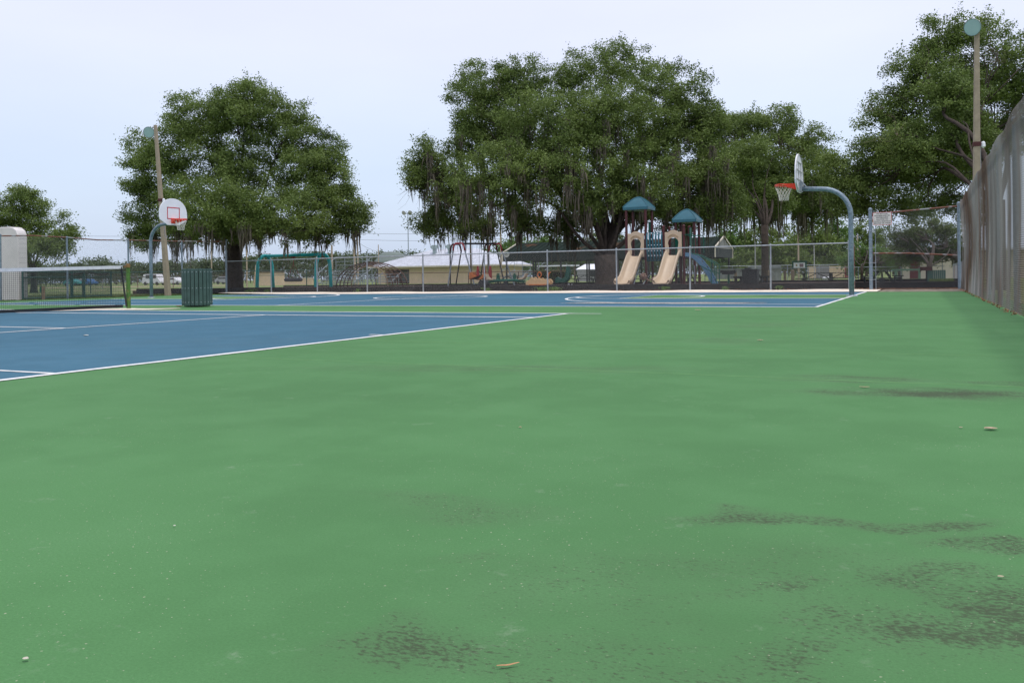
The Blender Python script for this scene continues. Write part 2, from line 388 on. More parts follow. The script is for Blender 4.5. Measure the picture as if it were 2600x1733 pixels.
for i in range(64):
    a = 2*math.pi*i/64; c_ = math.cos(a); s_ = math.sin(a)
    pts.append((-5.6+2.25*c_+.15*math.sin(5*a), 18.85+(.34+.08*math.sin(7*a))*s_+.16*c_+random.uniform(-.03, .03), .0095))
pm.quad(*pts); pm.build('bare_patch', GRAV, kind='structure')
struct('dirt_strip', MB().bbox((-1.72, 29.56, -.1), (1.5, 34.4, -.004)), mat('brown leaf dirt', (.14, .115, .085), .95, 0, .4, 9, .5, col2=(.34, .28, .21), mixscale=4))
# mulch bed and its black border
MZ = .13
struct('mulch', MB().bbox((-41, 34.4, -.2), (1.0, 46.5, MZ)), MULCH)
bd = thing('timber_border', 'low black border edging the mulch bed behind the chain link fence', 'border', (0, 34.3, 0))
bb = MB()
x = -40.5
while x < .9:
    w_ = min(2.4, .95-x); bb.box((x+w_/2, 0, .115+random.uniform(-.008, .008)), (w_-.012, .14, .27)); x += w_
bb.build('front_timber', BLKTIM, bd)
bb = MB(); x = -40.5
while x < .9:
    w_ = min(2.4, .95-x); bb.box((x+w_/2, 12.2, .14+random.uniform(-.01, .01)), (w_-.012, .14, .2)); x += w_
bb.build('back_timber', BLKTIM, bd)
# pale infield dirt and paths on the field
struct('dirt_path', MB().quad(*[tuple(G(x, D, -.08)) for x, D in ((-300, 118), (620, 118), (620, 130), (-300, 130))])
       .quad(*[tuple(G(x, D, -.08)) for x, D in ((150, 74), (545, 74), (545, 78), (150, 77))])
       .quad(*[tuple(G(x, D, -.08)) for x, D in ((955, 78), (1180, 80), (1180, 90), (975, 96))]),
       mat('pale dirt', (.46, .36, .24), .95, 0, .15, 1.5))

# ------------------------------------------------------------------ chain link fences
def chain(A, B, H, p=.071, r=.0017, z0=.02, wave=None, ds=None, m=WIRE, parent=None, topfn=None, knuckle=False):
    "diagonal wire weave between ground points A and B (local), height H"
    A = np.array(A[:2], float); B = np.array(B[:2], float); Ln = np.linalg.norm(B-A); u = (B-A)/Ln; nn = np.array([-u[1], u[0]])
    P = max(2, int(H/(ds or H))+1); t = np.linspace(0, 1, P)
    out = []
    for s in (1, -1):
        st = np.arange(-H, Ln+H, p)
        U = st[:, None]+s*t[None]*H; Zz = np.broadcast_to(t[None]*H, U.shape).copy()
        if P == 2:
            # clip to the ends
            a = U[:, 0].copy(); b_ = U[:, 1].copy(); za = np.zeros_like(a); zb = np.full_like(a, H)
            for arr, z_, other in ((a, za, b_), (b_, zb, a)):
                lo = arr < 0; arr_z = z_
                z_[lo] = z_[lo]+(0-arr[lo])*s; arr[lo] = 0
                hi = arr > Ln; z_[hi] = z_[hi]+(Ln-arr[hi])*s; arr[hi] = Ln
            ok = (abs(a-b_) > 1e-3) & (za >= -1e-3) & (zb <= H+1e-3) & (zb > za)
            U = np.stack([a, b_], 1)[ok]; Zz = np.stack([za, zb], 1)[ok]
        else:
            ok = (U.min(1) >= -.01) & (U.max(1) <= Ln+.01); U = U[ok]; Zz = Zz[ok]
        off = s*r*.9 + (wave(U, Zz) if wave else 0)
        zz = Zz+z0
        if topfn is not None: zz = z0+Zz*topfn(U)
        out.append(np.stack([A[0]+u[0]*U+nn[0]*off, A[1]+u[1]*U+nn[1]*off, zz], -1))
    v, f = wires(np.concatenate(out), r)
    if knuckle:
        zj = np.arange(0, int(H/(p/2)))*p/2; ui = np.arange(0, Ln-p, p); Un = (ui[:, None]+(np.arange(len(zj)) % 2)[None]*p/2).ravel(); Zn = np.broadcast_to(zj[None], (len(ui), len(zj))).ravel().copy()
        of = wave(Un, Zn); zz = z0+Zn*(topfn(Un) if topfn is not None else 1); seg = []
        for k_ in (-1, 1):
            o_ = of+k_*.0075; seg.append(np.stack([A[0]+u[0]*Un+nn[0]*o_, A[1]+u[1]*Un+nn[1]*o_, zz-k_*knuckle], -1))
        v2, f2 = wires(np.stack(seg, 1), r*1.15); f = np.concatenate([f, f2+len(v)]); v = np.concatenate([v, v2])
    return npmesh('wire_mesh', v, f, m, parent)
def post(x, y, h, r, m, parent, z=-.1, cap=True, lean=(0, 0)):
    mb = MB(); mb.tube([(x, y, z), (x+lean[0]*h, y+lean[1]*h, h)], r, 12)
    if cap: mb.sphere((x+lean[0]*h, y+lean[1]*h, h), r*1.25, 10, 6)
    return mb.build('fence_post', m, parent, smooth=False)
FY = 33.5
# low front fence
f = thing('chain_link_fence', 'waist high galvanised chain link fence between the courts and the playground', 'fence', (0, FY, 0))
lowx = [-30.0, -27.1, -24.15, -21.05, -17.85, -14.85, -11.75, -8.7, -5.65]
for x in lowx: post(x+random.uniform(-.03, .03), .03, 1.70+random.uniform(-.02, .02), .032, GALV, f, lean=(random.uniform(-.012, .012), 0))
post(-2.85, 0, 1.74, .038, GALV, f)
MB().tube([(-33, 0, 1.63), (-24, 0, 1.66), (-15, 0, 1.67), (-8, 0, 1.68), (-2.85, 0, 1.69)], .024, 8).build('top_rail', GALV, f)
chain((-33, 0), (-2.85, 0), 1.62, m=WIRE, parent=f)
# gate gap then tall panel to the corner
f = thing('chain_link_fence', 'tall chain link panel with a rusty middle rail and the white rules sign on it', 'fence', (0, FY, 0))
post(-2.12, 0, 2.86, .062, GALVP, f); post(.70, 0, 2.95, .05, GALVP, f)
MB().tube([(-2.05, 0, 2.70), (.7, 0, 2.86)], .027, 8).build('top_rail', RUST, f)
MB().tube([(-2.05, 0, 1.30), (-.9, 0, 1.27), (.7, 0, 1.16)], .026, 8).build('middle_rail', RUST, f)
MB().tube([(-1.96, 0, -.0), (-1.96, 0, 2.68)], .012, 6).build('tension_bar', GALV, f)
tb = MB()
for z in (.35, .95, 1.5, 2.1, 2.5): tb.lathe([(.075, -.015), (.075, .015)], (-2.12, 0, z), 12).box((-2.02, 0, z), (.10, .02, .022))
each(tb, 'band', GALV, f)
chain((-1.96, 0), (.7, 0), 2.66, m=WIRE, parent=f, topfn=lambda U: 1+U/2.66*.06)
# left tall fence (X = -33)
f = thing('chain_link_fence', 'tall chain link fence with sagging rusty top rail left of the courts', 'fence', (-33, 0, 0))
ys = [33.5, 30.6, 27.5, 24.4, 21.5, 18.4, 15.3]
for y in ys: post(0, y, 2.72 if y > 32 else 2.56, .04 if y < 33 else .05, GALVP, f, lean=(random.uniform(-.01, .01), random.uniform(-.01, .01)))
MB().tube([(0, 33.5, 2.66), (0, 30.6, 2.58), (0, 27.5, 2.54), (0, 25.9, 2.50), (0, 24.4, 2.56), (0, 22.8, 2.58), (0, 21.5, 2.52), (0, 15.3, 2.56)], .026, 8).build('top_rail', RUST, f)
chain((0, 15.3), (0, 33.5), 2.52, m=WIRE, parent=f)
# right tall old fence, bulging, X from .73 (far) to 1.10 (near)
f = thing('chain_link_fence', 'high old bulging chain link fence with rust stained wire along the right edge', 'fence', (0, 0, 0))
RF0, RF1 = np.array([.73, 33.5]), np.array([1.20, 4.0])
def rfx(y): return .73+(33.5-y)/29.5*.47
def wv(U, Zz):
    return .2*(.055*np.sin(U*2*np.pi/1.55+1.2*np.sin(Zz*.9+.4))+.006*np.sin(U*2*np.pi/.63+Zz*1.1)+.03*np.sin(U*.9+Zz*1.7))*(.35+.65*np.sin(np.clip(Zz/3.0, 0, 1)*np.pi)) + .05*np.sin(np.clip(Zz/3, 0, 1)*np.pi)
def rtop(U): return 1+.012*np.sin(U*2.1)
for k in range(10):
    y = 33.5-3.05*(k+1)+.3
    if y > 4: post(rfx(y)+.10, y, 2.98, .045, GALVP, f)
MB().tube([(rfx(y)+.07, y, 2.9+.02*math.sin(y*1.3)) for y in np.linspace(33.5, 4, 24)], .022, 8).build('top_rail', RUST, f)
WIRER = mat('rusty chain link wire', (.215, .215, .20), .7, .1, .2, .5, col2=(.10, .064, .040), mixscale=.22, mixlo=.44, mixhi=.60)
chain(RF0, RF1, 2.95, p=.064, r=.0021, wave=wv, ds=.11, m=WIRER, parent=f, topfn=rtop, knuckle=.003)
# low fence going on past the corner
f = thing('chain_link_fence', 'low grey chain link fence running on behind the corner of the tall fence', 'fence', (.95, 0, 0))
for y in np.arange(34.2, 62, 3.05): post(0, y, .98 if y > 40 else 1.02, .03, GALV, f)
MB().tube([(0, 34.2, 1.0), (0, 62, .98)], .022, 8).build('top_rail', GALV, f)
chain((0, 34.2), (0, 62), .96, p=.075, m=WIREL, parent=f)

# ------------------------------------------------------------------ basketball hoops
def hoop(name, label, loc, rz, arm=1.3):
    "pole at origin, board facing local -x"
    t = thing(name, label, 'basketball hoop', loc, rz)
    pts = [(0, 0, -.05), (0, 0, 1.2), (0, 0, 2.15)]
    r0 = .72; zt = 2.88
    for i in range(9):
        a = math.pi/2*i/8; pts.append((-r0*(1-math.cos(a)), 0, zt-r0+r0*math.sin(a)))
    pts.append((-arm+.06, 0, zt+.035))
    MB().tube(pts, .064, 16).build('pole', GALVP, t, smooth=True)
    # board outline: fan shape
    o = []
    W2, zb, zs, ztp = .685, 2.82, 3.02, 3.86
    o += [(-.28, zb), (.28, zb), (W2-.03, zs), (W2, zs+.1)]
    for i in range(1, 16):
        a = math.pi*i/16; o.append((W2*math.cos(a)*1.0, zs+.16+(ztp-zs-.16)*math.sin(a)**.8))
    o += [(-W2, zs+.1), (-W2+.03, zs)]
    xb = -arm
    MB().poly([(xb-.022, y, z) for y, z in o], .03, (1, 0, 0)).build('backboard', WHITE, t, bevel=.006)
    # rim lip on the back of the board + ribs and bracket
    bk = MB(); bk.tube([(xb+.012, y*.97, 3.3+(z-3.3)*.97) for y, z in o], .014, 6, closed=True)
    for z in (3.15, 3.4, 3.62): bk.beam((xb+.02, -.5 if z < 3.5 else -.35, z), (xb+.02, .5 if z < 3.5 else .35, z), .02, .025)
    for y in (-.2, .2): bk.beam((xb+.02, y, 2.9), (xb+.02, y, 3.6), .025, .02, (0, 1, 0))
    bk.build('back_rib', WHITEB, t)
    br = MB(); br.box((xb+.05, 0, 2.96), (.07, .2, .26)); br.beam((xb+.04, .1, 3.15), (xb+.2, .02, 2.93), .03, .02); br.beam((xb+.04, -.1, 3.15), (xb+.2, -.02, 2.93), .03, .02)
    br.build('bracket', GALV, t)
    q = MB(); xf = xb-.025
    for (y0, z0, y1, z1) in ((-.29, 3.07, .29, 3.07), (-.29, 3.50, .29, 3.50), (-.29, 3.07, -.29, 3.50), (.29, 3.07, .29, 3.50)):
        q.bbox((xf-.001, min(y0, y1)-.018, min(z0, z1)-.018), (xf+.001, max(y0, y1)+.018, max(z0, z1)+.018))
    q.build('target_square', REDP, t)
    # rim: plate + ring with flat skirt
    rc = Vector((xb-.025-.38, 0, 3.05)); rm = MB()
    rm.tube([rc+Vector((.228*math.cos(a), .228*math.sin(a), 0)) for a in np.linspace(0, 2*math.pi, 28, endpoint=False)], .011, 8, closed=True)
    rm.tube([rc+Vector((.236*math.cos(a), .236*math.sin(a), -.035)) for a in np.linspace(0, 2*math.pi, 28, endpoint=False)], .009, 8, closed=True)
    rm.box((xb-.03, 0, 2.99), (.015, .24, .2))
    for s in (1, -1):
        rm._add([(xb-.03, s*.12, 3.06), (xb-.03, s*.12, 2.89), (rc.x+.05, s*.232, 3.0), (rc.x+.05, s*.232, 3.06), (xb-.03, s*.11, 3.06), (xb-.03, s*.11, 2.89), (rc.x+.05, s*.222, 3.0), (rc.x+.05, s*.222, 3.06)],
                [(0, 1, 2, 3), (7, 6, 5, 4), (0, 3, 7, 4), (1, 5, 6, 2)])
    rm.poly([(xb-.03, -.12, 3.055), (xb-.03, .12, 3.055), (rc.x+.19, .13, 3.055), (rc.x+.23, 0, 3.055), (rc.x+.19, -.13, 3.055)], .006, (0, 0, 1))
    rm.build('rim', ORANGE, t)
    # net: 12 strings each way
    nn_ = 12; polys = []
    prof = [(.228, 0), (.205, -.10), (.165, -.19), (.14, -.28), (.125, -.36), (.118, -.42)]
    for s in (1, -1):
        for k in range(nn_):
            pl = []
            for i in range(21):
                tt = i/20; z = -.42*tt
                rr = np.interp(tt, [0, .24, .45, .67, .86, 1], [p_[0] for p_ in prof])
                sw = max(0, tt-.22)*s*2*math.pi/nn_*2.4
                a = 2*math.pi*(k+.5*0)/nn_+sw
                pl.append((rc.x+rr*math.cos(a), rc.y+rr*math.sin(a), rc.z+z-.01))
            polys.append(pl)
    v, ff = wires(np.array(polys), .0055, 5); npmesh('net', v, ff, NETW, t)
    MB().lathe([(.0, .035), (.13, .03), (.15, 0), (.15, -.02)], (0, 0, .0), 16).build('base_collar', GALV, t)
    return t
hoop('basketball_hoop', 'basketball hoop on a bent steel pole seen from behind its backboard, right side', (-2.03, 24.5, 0), 0, 1.30)
hoop('basketball_hoop', 'basketball hoop with the front of its white fan backboard facing, behind the trash can', (-27.9, 24.3, 0), math.pi, 1.25)

# ------------------------------------------------------------------ tennis net
NX, NY0, NY1 = -17.57, 14.62, 1.9
t = thing('tennis_net', 'black tennis net with white top band strung from a green post', 'tennis net', (NX, 0, 0))
def ntop(y):
    u = abs(y-(NY0+NY1)/2)/6.4; return .93+.12*u**1.5
ng = mat('green post paint', (.07, .17, .03), .5, 0, .25, 20, col2=(.20, .16, .06), mixscale=9, mixlo=.55, mixhi=.66)
for y in (NY0, NY1):
    MB().tube([(0, y, -.02), (0, y, 1.06)], .050, 14).build('net_post', ng, t)
    MB().lathe([(.0, .02), (.045, .015), (.055, -.03), (.052, -.05)], (0, y, 1.075), 14).box((0, y-.03, 1.02), (.12, .09, .05)).build('post_cap', mat('brown winch', (.22, .13, .05), .7, .2, .2, 20), t)
yy = np.linspace(NY0-.16, NY1+.16, 60)
bt = MB(); b = 0
for y in yy:
    z = ntop(y); a = .006*math.sin(y*3)
    bt.v += [(-.008+a, y, z-.075), (-.008+a, y, z), (.008+a, y, z), (.008+a, y, z-.075)]
for i in range(59):
    for j in range(4): bt.f.append((4*i+j, 4*i+(j+1) % 4, 4*i+4+(j+1) % 4, 4*i+4+j))
bt.f += [(0, 1, 2, 3), (239, 238, 237, 236)]
bt.build('top_band', mat('white tape', (.62, .64, .66), .8, 0, .12, 12), t)
bt = MB()
for y in yy:
    a = .02*math.sin(y*1.7); bt.v += [(-.012+a, y, .035), (-.012+a, y, .10), (.012+a, y, .10), (.012+a, y, .035)]
for i in range(59):
    for j in range(4): bt.f.append((4*i+j, 4*i+(j+1) % 4, 4*i+4+(j+1) % 4, 4*i+4+j))
bt.build('bottom_band', BLACKP, t)
MB().beam((0, NY0-.20, 1.02), (0, NY0-.06, .05), .012, .05, (1, 0, 0)).build('side_strap', BLACKP, t)
MB().tube([(0, NY0, 1.07), (0, NY0-.18, 1.045)], .004, 6).build('cable', GALV, t)
polys = []
for z in np.arange(.06, .98, .045):
    pl = [(0, y, min(z, 9)*(ntop(y)-.02)/1.03) for y in np.linspace(NY0-.2+(z*.0), NY1+.2, 30)]; polys.append(pl)
v1, f1 = wires(np.array(polys), .0027)
pv = []
for y in np.arange(NY1+.2, NY0-.14, .045):
    yo = y
    pv.append([(0, yo, .06), (0, yo, ntop(y)-.07)])
v2, f2 = wires(np.array(pv), .0027)
npmesh('netting', np.concatenate([v1, v2]), np.concatenate([f1, f2+len(v1)]), BLACKP, t)

# ------------------------------------------------------------------ trash can of green slats
tl = G(501, 21.6)
t = thing('trash_can', 'round trash can clad in dark green vertical slats beside the courts', 'trash can', tl)
slat = mat('green recycled slat', (.055, .100, .088), .55, 0, .18, 5, .2)
n_ = 23
for k in range(n_):
    a = 2*math.pi*k/n_+.03; c = Vector((.352*math.cos(a), .352*math.sin(a), 0)); zt = .935+random.uniform(-.006, .006)
    mb = MB(); mb.box((c.x, c.y, .03+zt/2), (.022, .083, zt-.03), Matrix.Rotation(a, 3, 'Z'))
    sl = mb.build('slat', slat, t, bevel=.004)
    mb = MB()
    for z in (.12, .47, .87): mb.sphere((c.x*1.033, c.y*1.033, z), .013, 6, 4)
    each(mb, 'bolt', GALV, sl)
MB().lathe([(.31, .02), (.31, .90), (.30, .90), (.30, .05), (0, .05)], (0, 0, 0), 26).build('liner', BLACKP, t)
hb = MB()
for z in (.14, .47, .86): hb.lathe([(.332, z-.02), (.341, z-.02), (.341, z+.02), (.332, z+.02)], (0, 0, 0), 26)
each(hb, 'hoop', BLACKP, t)

# ------------------------------------------------------------------ court light poles
CONC = mat('tan concrete pole', (.33, .275, .20), .9, 0, .12, 7, .3)
def lamp_pole(label, base, h, lean, facing, side):
    t = thing('light_pole', label, 'light pole', base, 0, 'light poles beside the courts')
    top = Vector((lean[0]*h, lean[1]*h, h)); w0, w1 = .215, .12
    mb = MB(); a = math.atan2(-base[0], base[1])  # faces roughly toward the courts
    vs = []
    for p, w_ in ((Vector((0, 0, -.2)), w0), (top, w1)):
        for i, j in ((-1, -1), (1, -1), (1, 1), (-1, 1)):
            v = Matrix.Rotation(.2, 3, 'Z') @ Vector((i*w_/2, j*w_/2, 0)); vs.append(p+v)
    mb._add(vs, [(3, 2, 1, 0), (4, 5, 6, 7), (0, 1, 5, 4), (1, 2, 6, 5), (2, 3, 7, 6), (3, 0, 4, 7)]).build('pole', CONC, t, bevel=.012)
    # lamp head: round glass front facing the camera side
    fdir = Vector(facing).normalized(); Mq = fdir.to_track_quat('Z', 'Y').to_matrix()
    c = top+Vector(side)
    MB().lathe([(0.06, -.30), (.12, -.28), (.17, -.16), (.235, -.03), (.252, 0), (.25, .02), (.24, .022)], c, 28, Mq).build('lamp_housing', mat('lamp housing', (.20, .24, .23), .4, .4, .1, 8), t, smooth=True)
    MB().lathe([(0, .012), (.15, .016), (.238, .01)], c, 28, Mq).build('lamp_glass', mat('lamp glass', (.36, .52, .50), .15, 0, .06, 3, spec=.6), t, smooth=True)
    q = MB(); q.beam(top+Vector((0, 0, -.2)), c-fdir*.2, .05, .05); q.beam(top+Vector((0, 0, -.05)), c-fdir*.12+Vector((0, 0, .1)), .03, .03)
    q.build('lamp_bracket', GALV, t)
    zb = h*.56; cc = top*(zb/h); wb = w0+(w1-w0)*(zb/h)
    MB().box(cc, (wb+.03, wb+.03, .13), .2).build('strap', mat('maroon strap', (.07, .015, .015), .6, 0, .1, 8), t)
    MB().lathe([(.03, .12), (.055, .08), (.06, -.03), (.02, -.07)], cc+Vector((.17, 0, -.05)), 10).build('photocell', WHITE, t)
    MB().tube([cc+Vector((wb/2+.02, -.02, 0)), cc*.6+Vector((wb/2+.03, -.02, 0))], .012, 6).build('conduit', GALV, t)
lb = GY(429, 28.1); d_ = 39.0
lamp_pole('tan light pole leaning left behind the left basketball hoop', lb, 7.7, (-.05, -.03), (.5, -1, -.25), Rv0*(-.30)+Vector((0, 0, -.32)))
lb = G(2479, 25.4)
lamp_pole('tall light pole standing just outside the right rusty fence', lb, 7.75, (.012, 0), (-.5, -1, -.35), Vector((-.12, -.22, -.02)))

# ------------------------------------------------------------------ trees
def leaves(cen, size, up=.35, outw=None):
    "cen (N,3), size (N,) -> rhombus leaf faces"
    n = len(cen); a = rng.normal(size=(n, 3)); a[:, 2] += up
    if outw is not None: a += outw*.6
    a /= np.linalg.norm(a, axis=1, keepdims=True)
    b = rng.normal(size=(n, 3)); b -= (b*a).sum(1, keepdims=True)*a; b /= np.linalg.norm(b, axis=1, keepdims=True)
    c = np.cross(a, b); s = size[:, None]
    v = np.stack([cen-b*s*.9, cen+c*s*.42-b*s*.1, cen+b*s*.9, cen-c*s*.42-b*s*.1], 1).reshape(-1, 3)
    return v, np.arange(n*4).reshape(n, 4)
def limb(mb, p, q, r0, r1, sag=.0, n=6, k=8, wob=.12):
    p = Vector(p); q = Vector(q); pts = []; rs = []; d = (q-p).length; w1 = [random.uniform(0, 6.3) for _ in range(3)]; w2 = [random.uniform(2, 6) for _ in range(3)]
    for i in range(k+1):
        t = i/k; c = p.lerp(q, t)+Vector((0, 0, sag*4*t*(1-t)))
        c += Vector([math.sin(math.pi*t)*math.sin(w1[j]+t*w2[j]) for j in range(3)])*wob*d*.22
        pts.append(c); rs.append(r0+(r1-r0)*t**.8)
    mb.tube(pts, rs, n); return pts
def oak(label, base, D, lobes, trunk_r, fork_z, m=OAK, leaf=.068, cl_r=.55, dens=1.0, moss=0, moss_len=1.0, group=None, cat='tree', name='oak_tree', depth=.75, forks=5, bare=0, mossz=.45, trunk_px=None, minz=None, fork_to=()):
    base = Vector(base); t = thing(name, label, cat, base, 0, group)
    cl = []; sc = F_/D
    for lb in lobes:
        x, y, rx, ry = lb[:4]; dd = lb[4] if len(lb) > 4 else random.uniform(-.25, .25)*rx/sc*2; dn = lb[5] if len(lb) > 5 else 1
        c = W(x, y, D+dd)-base; ra = rx/sc; rb = ry/sc; rd = (ra+rb)/2*depth*1.25
        area = ra*rb*4; k = int(max(8, area*2.2*dens*dn/(cl_r*cl_r)*.62))
        for i in range(k):
            d = rng.normal(size=3); d /= np.linalg.norm(d); rr = (random.random()**.28)
            if i % 4 == 0: rr *= .6
            o = c+Rv0*(d[0]*ra*rr)+Vector((Fv.x, Fv.y, 0))*(d[1]*rd*rr)+Vector((0, 0, d[2]*rb*rr))
            cl.append((o, rr, c))
    cen = []; sz = []; rn = []; ou = []
    for o, rr, c in cl:
        if minz and o.z < minz: continue
        cr = cl_r*random.uniform(.6, 1.25); k = int(150*(cr/.55)**2*(.085/leaf)**2)
        p = np.clip(rng.normal(size=(k, 3)), -2, 2)*np.array([cr, cr, cr*.62])*.50
        # a few sprays stick out of each clump
        q = rng.normal(size=3); q /= np.linalg.norm(q); m_ = rng.random(k) < .22; p[m_] = q*np.minimum(np.abs(rng.normal(size=(m_.sum(), 1))), 1.5)*cr*.85+rng.normal(size=(m_.sum(), 3))*.10
        cen.append(np.array(o)+p); sz.append(rng.uniform(.7, 1.35, k)*leaf); rn.append(np.clip(rng.random(k)*.6+random.random()*.4, 0, 1))
        dv = np.array(o-c); ou.append(np.repeat((dv/(np.linalg.norm(dv)+1e-6))[None], k, 0))
    cen = np.concatenate(cen); v, f = leaves(cen, np.concatenate(sz), .5, np.concatenate(ou))
    npmesh('crown', v, f, m, t, rnd=np.repeat(np.concatenate(rn), 4))
    # trunk and limbs
    mb = MB(); tr = []
    pts = [(0, 0, -.3), (0, 0, .15), (0, 0, fork_z*.5), (0, 0, fork_z)]
    lean = Rv0*(trunk_px or 0)
    pts = [Vector(p)+lean*(p[2]/max(fork_z, .1)) for p in pts]
    mb.tube(pts, [trunk_r*1.7, trunk_r*1.15, trunk_r, trunk_r*1.02], 14)
    top = pts[-1]
    lobs = sorted([l for l in lobes if l[0] < 2560], key=lambda l: -l[2]*l[3]); mains = []
    for (fx, fy, fr) in fork_to:
        q = W(fx, fy, D+random.uniform(-.5, .5))-base; pl = limb(mb, top-Vector((0, 0, .5)), q, trunk_r*fr, trunk_r*fr*.55, sag=.1, n=10, k=9, wob=.2); mains.append((pl, trunk_r*fr*.5))
    for i, lb in enumerate(lobs[:max(forks, 3)+4]):
        c = W(lb[0], lb[1], D+(lb[4] if len(lb) > 4 else 0))-base
        q = c.lerp(top, .25); r0 = trunk_r*((.50 if i < forks else .26) if not fork_to else .2)
        pl = limb(mb, top-Vector((0, 0, .25)), q, r0, r0*.32, sag=(q-top).length*.08, n=8, k=9, wob=.22); mains.append((pl, r0*.28))
    for o, rr, c in random.sample(cl, min(len(cl), 110)):
        if minz and o.z < minz: continue
        best = min(((pp, r_) for pl, r_ in mains for pp in pl[2:]), key=lambda z: (z[0]-o).length)
        if (best[0]-o).length < .3: continue
        limb(mb, best[0], o, max(.03, best[1]*.5), .012, n=4, k=5, wob=.5)
    mb.build('trunk', BARK, t, smooth=True)
    if bare:
        tw = MB()
        for i in range(bare):
            o, rr, c = random.choice([q for q in cl if q[1] > .75]); dv = (o-c).normalized()
            p0 = o-dv*.3; 
            for j in range(5):
                p1 = p0+dv*random.uniform(.6, 1.2)+Vector((random.uniform(-.7, .7), random.uniform(-.7, .7), random.uniform(-.5, .5)))
                limb(tw, p0, p1, .016, .004, n=3, k=4, wob=.6)
                limb(tw, p0.lerp(p1, .5), p1+Vector((random.uniform(-.4, .4), 0, random.uniform(-.4, .4))), .008, .003, n=3, k=3, wob=.6)
        tw.build('bare_twigs', mat('dead twig', (.24, .19, .14), .9, 0, .2, 5), t)
    if moss:
        # hanging grey strands under the clumps
        V = []; Fc = []; RN = []; zs = sorted(o.z for o, _, _ in cl); zlim = zs[int(len(zs)*mossz)]
        cand = [o for o, rr, c in cl if o.z < zlim and (not minz or o.z > minz)]
        k0 = 0
        for i in range(moss):
            o = random.choice(cand); Lm = moss_len*random.uniform(.35, 1.25)
            for j in range(random.randint(7, 15)):
                p = np.array(o)+np.array([random.gauss(0, .11), random.gauss(0, .11), random.uniform(-.3, .1)]); l_ = Lm*random.uniform(.2, 1.1); wd = random.uniform(.014, .060)
                a = random.random()*6.28; ax = np.array([math.cos(a), math.sin(a), 0]); drift = np.array([random.gauss(0, .05), random.gauss(0, .05), 0])
                az = np.array([-ax[1], ax[0], 0])
                for s_ in range(5):
                    t_ = s_/4; ww = wd*(1-t_**1.5)*(.6+.8*random.random())+.002; c = p+np.array([0, 0, -l_*t_])+drift*t_*1.6+rng.normal(size=3)*.022
                    V += [c+ax*ww, c+(-ax*.5+az*.87)*ww, c+(-ax*.5-az*.87)*ww]
                for s_ in range(4):
                    for e_ in range(3): Fc.append((k0+3*s_+e_, k0+3*s_+(e_+1) % 3, k0+3*s_+3+(e_+1) % 3, k0+3*s_+3+e_))
                k0 += 15
        npmesh('hanging_moss', np.array(V), np.array(Fc), MOSS, t)
    return t
oak('large round live oak on the left with short moss fringe behind the trash can', GY(599, 36.2), 47.6,
    [(625, 285, 125, 72), (505, 300, 88, 75), (735, 330, 85, 78), (820, 400, 70, 60), (425, 390, 95, 80), (600, 420, 150, 100), (790, 455, 105, 85), (385, 520, 76, 80), (520, 530, 130, 80, -3), (690, 550, 130, 72, -3), (850, 525, 90, 70),
     (372, 600, 52, 42), (800, 590, 90, 36), (600, 585, 100, 32, -2), (470, 590, 60, 35), (905, 560, 55, 40), (640, 250, 60, 50), (350, 400, 38, 50), (352, 480, 42, 40)],
    .40, 2.6, leaf=.064, cl_r=.5, dens=1.15, moss=46, moss_len=1.5, mossz=.14, forks=6)
oak('huge moss hung live oak with forked trunk spreading behind the playground tower', GY(1545, 42.5), 50,
    [(1225, 225, 95, 75), (1335, 205, 70, 68), (1290, 300, 130, 90), (1555, 170, 125, 68), (1445, 215, 60, 60), (1700, 235, 105, 75), (1790, 300, 72, 72), (1235, 350, 90, 80), (1400, 320, 130, 95, -4), (1560, 310, 150, 100, -3), (1720, 350, 120, 90),
     (1115, 430, 90, 75), (1062, 440, 40, 45), (1160, 510, 85, 80), (1280, 450, 130, 90, -5), (1450, 440, 130, 85, -5), (1625, 450, 120, 90, -4), (1770, 450, 110, 95, -2), (1100, 560, 62, 42), (1205, 560, 60, 45), (1320, 545, 60, 40), (1180, 330, 30, 60), (1720, 540, 120, 45), (1590, 530, 60, 35), (1440, 570, 60, 38, -2), (1350, 555, 60, 40, -3), (1520, 520, 70, 45, -5), (1640, 520, 60, 45, -4), (1830, 520, 60, 50)],
    .60, 1.7, leaf=.068, cl_r=.55, dens=1.05, moss=380, moss_len=1.7, mossz=.62, forks=6, bare=8, trunk_px=-.1, fork_to=[(1490, 440, .72), (1575, 430, .66), (1650, 440, .3)])
oak('mid sized live oak trailing long moss behind the right basketball hoop', GY(1945, 55), 61,
    [(1905, 315, 80, 45), (1850, 350, 80, 65), (1995, 320, 80, 55), (2060, 380, 50, 60), (1860, 440, 105, 80), (1975, 430, 120, 85), (2080, 470, 60, 65), (1900, 520, 105, 50), (2050, 530, 70, 50), (2110, 520, 55, 45), (1960, 520, 80, 50), (2010, 470, 90, 60), (1800, 500, 50, 60), (1940, 500, 80, 50, -4), (1900, 400, 80, 60, -4)],
    .22, 3.6, leaf=.08, cl_r=.65, dens=1.0, moss=120, moss_len=2.4, mossz=.5, forks=4)
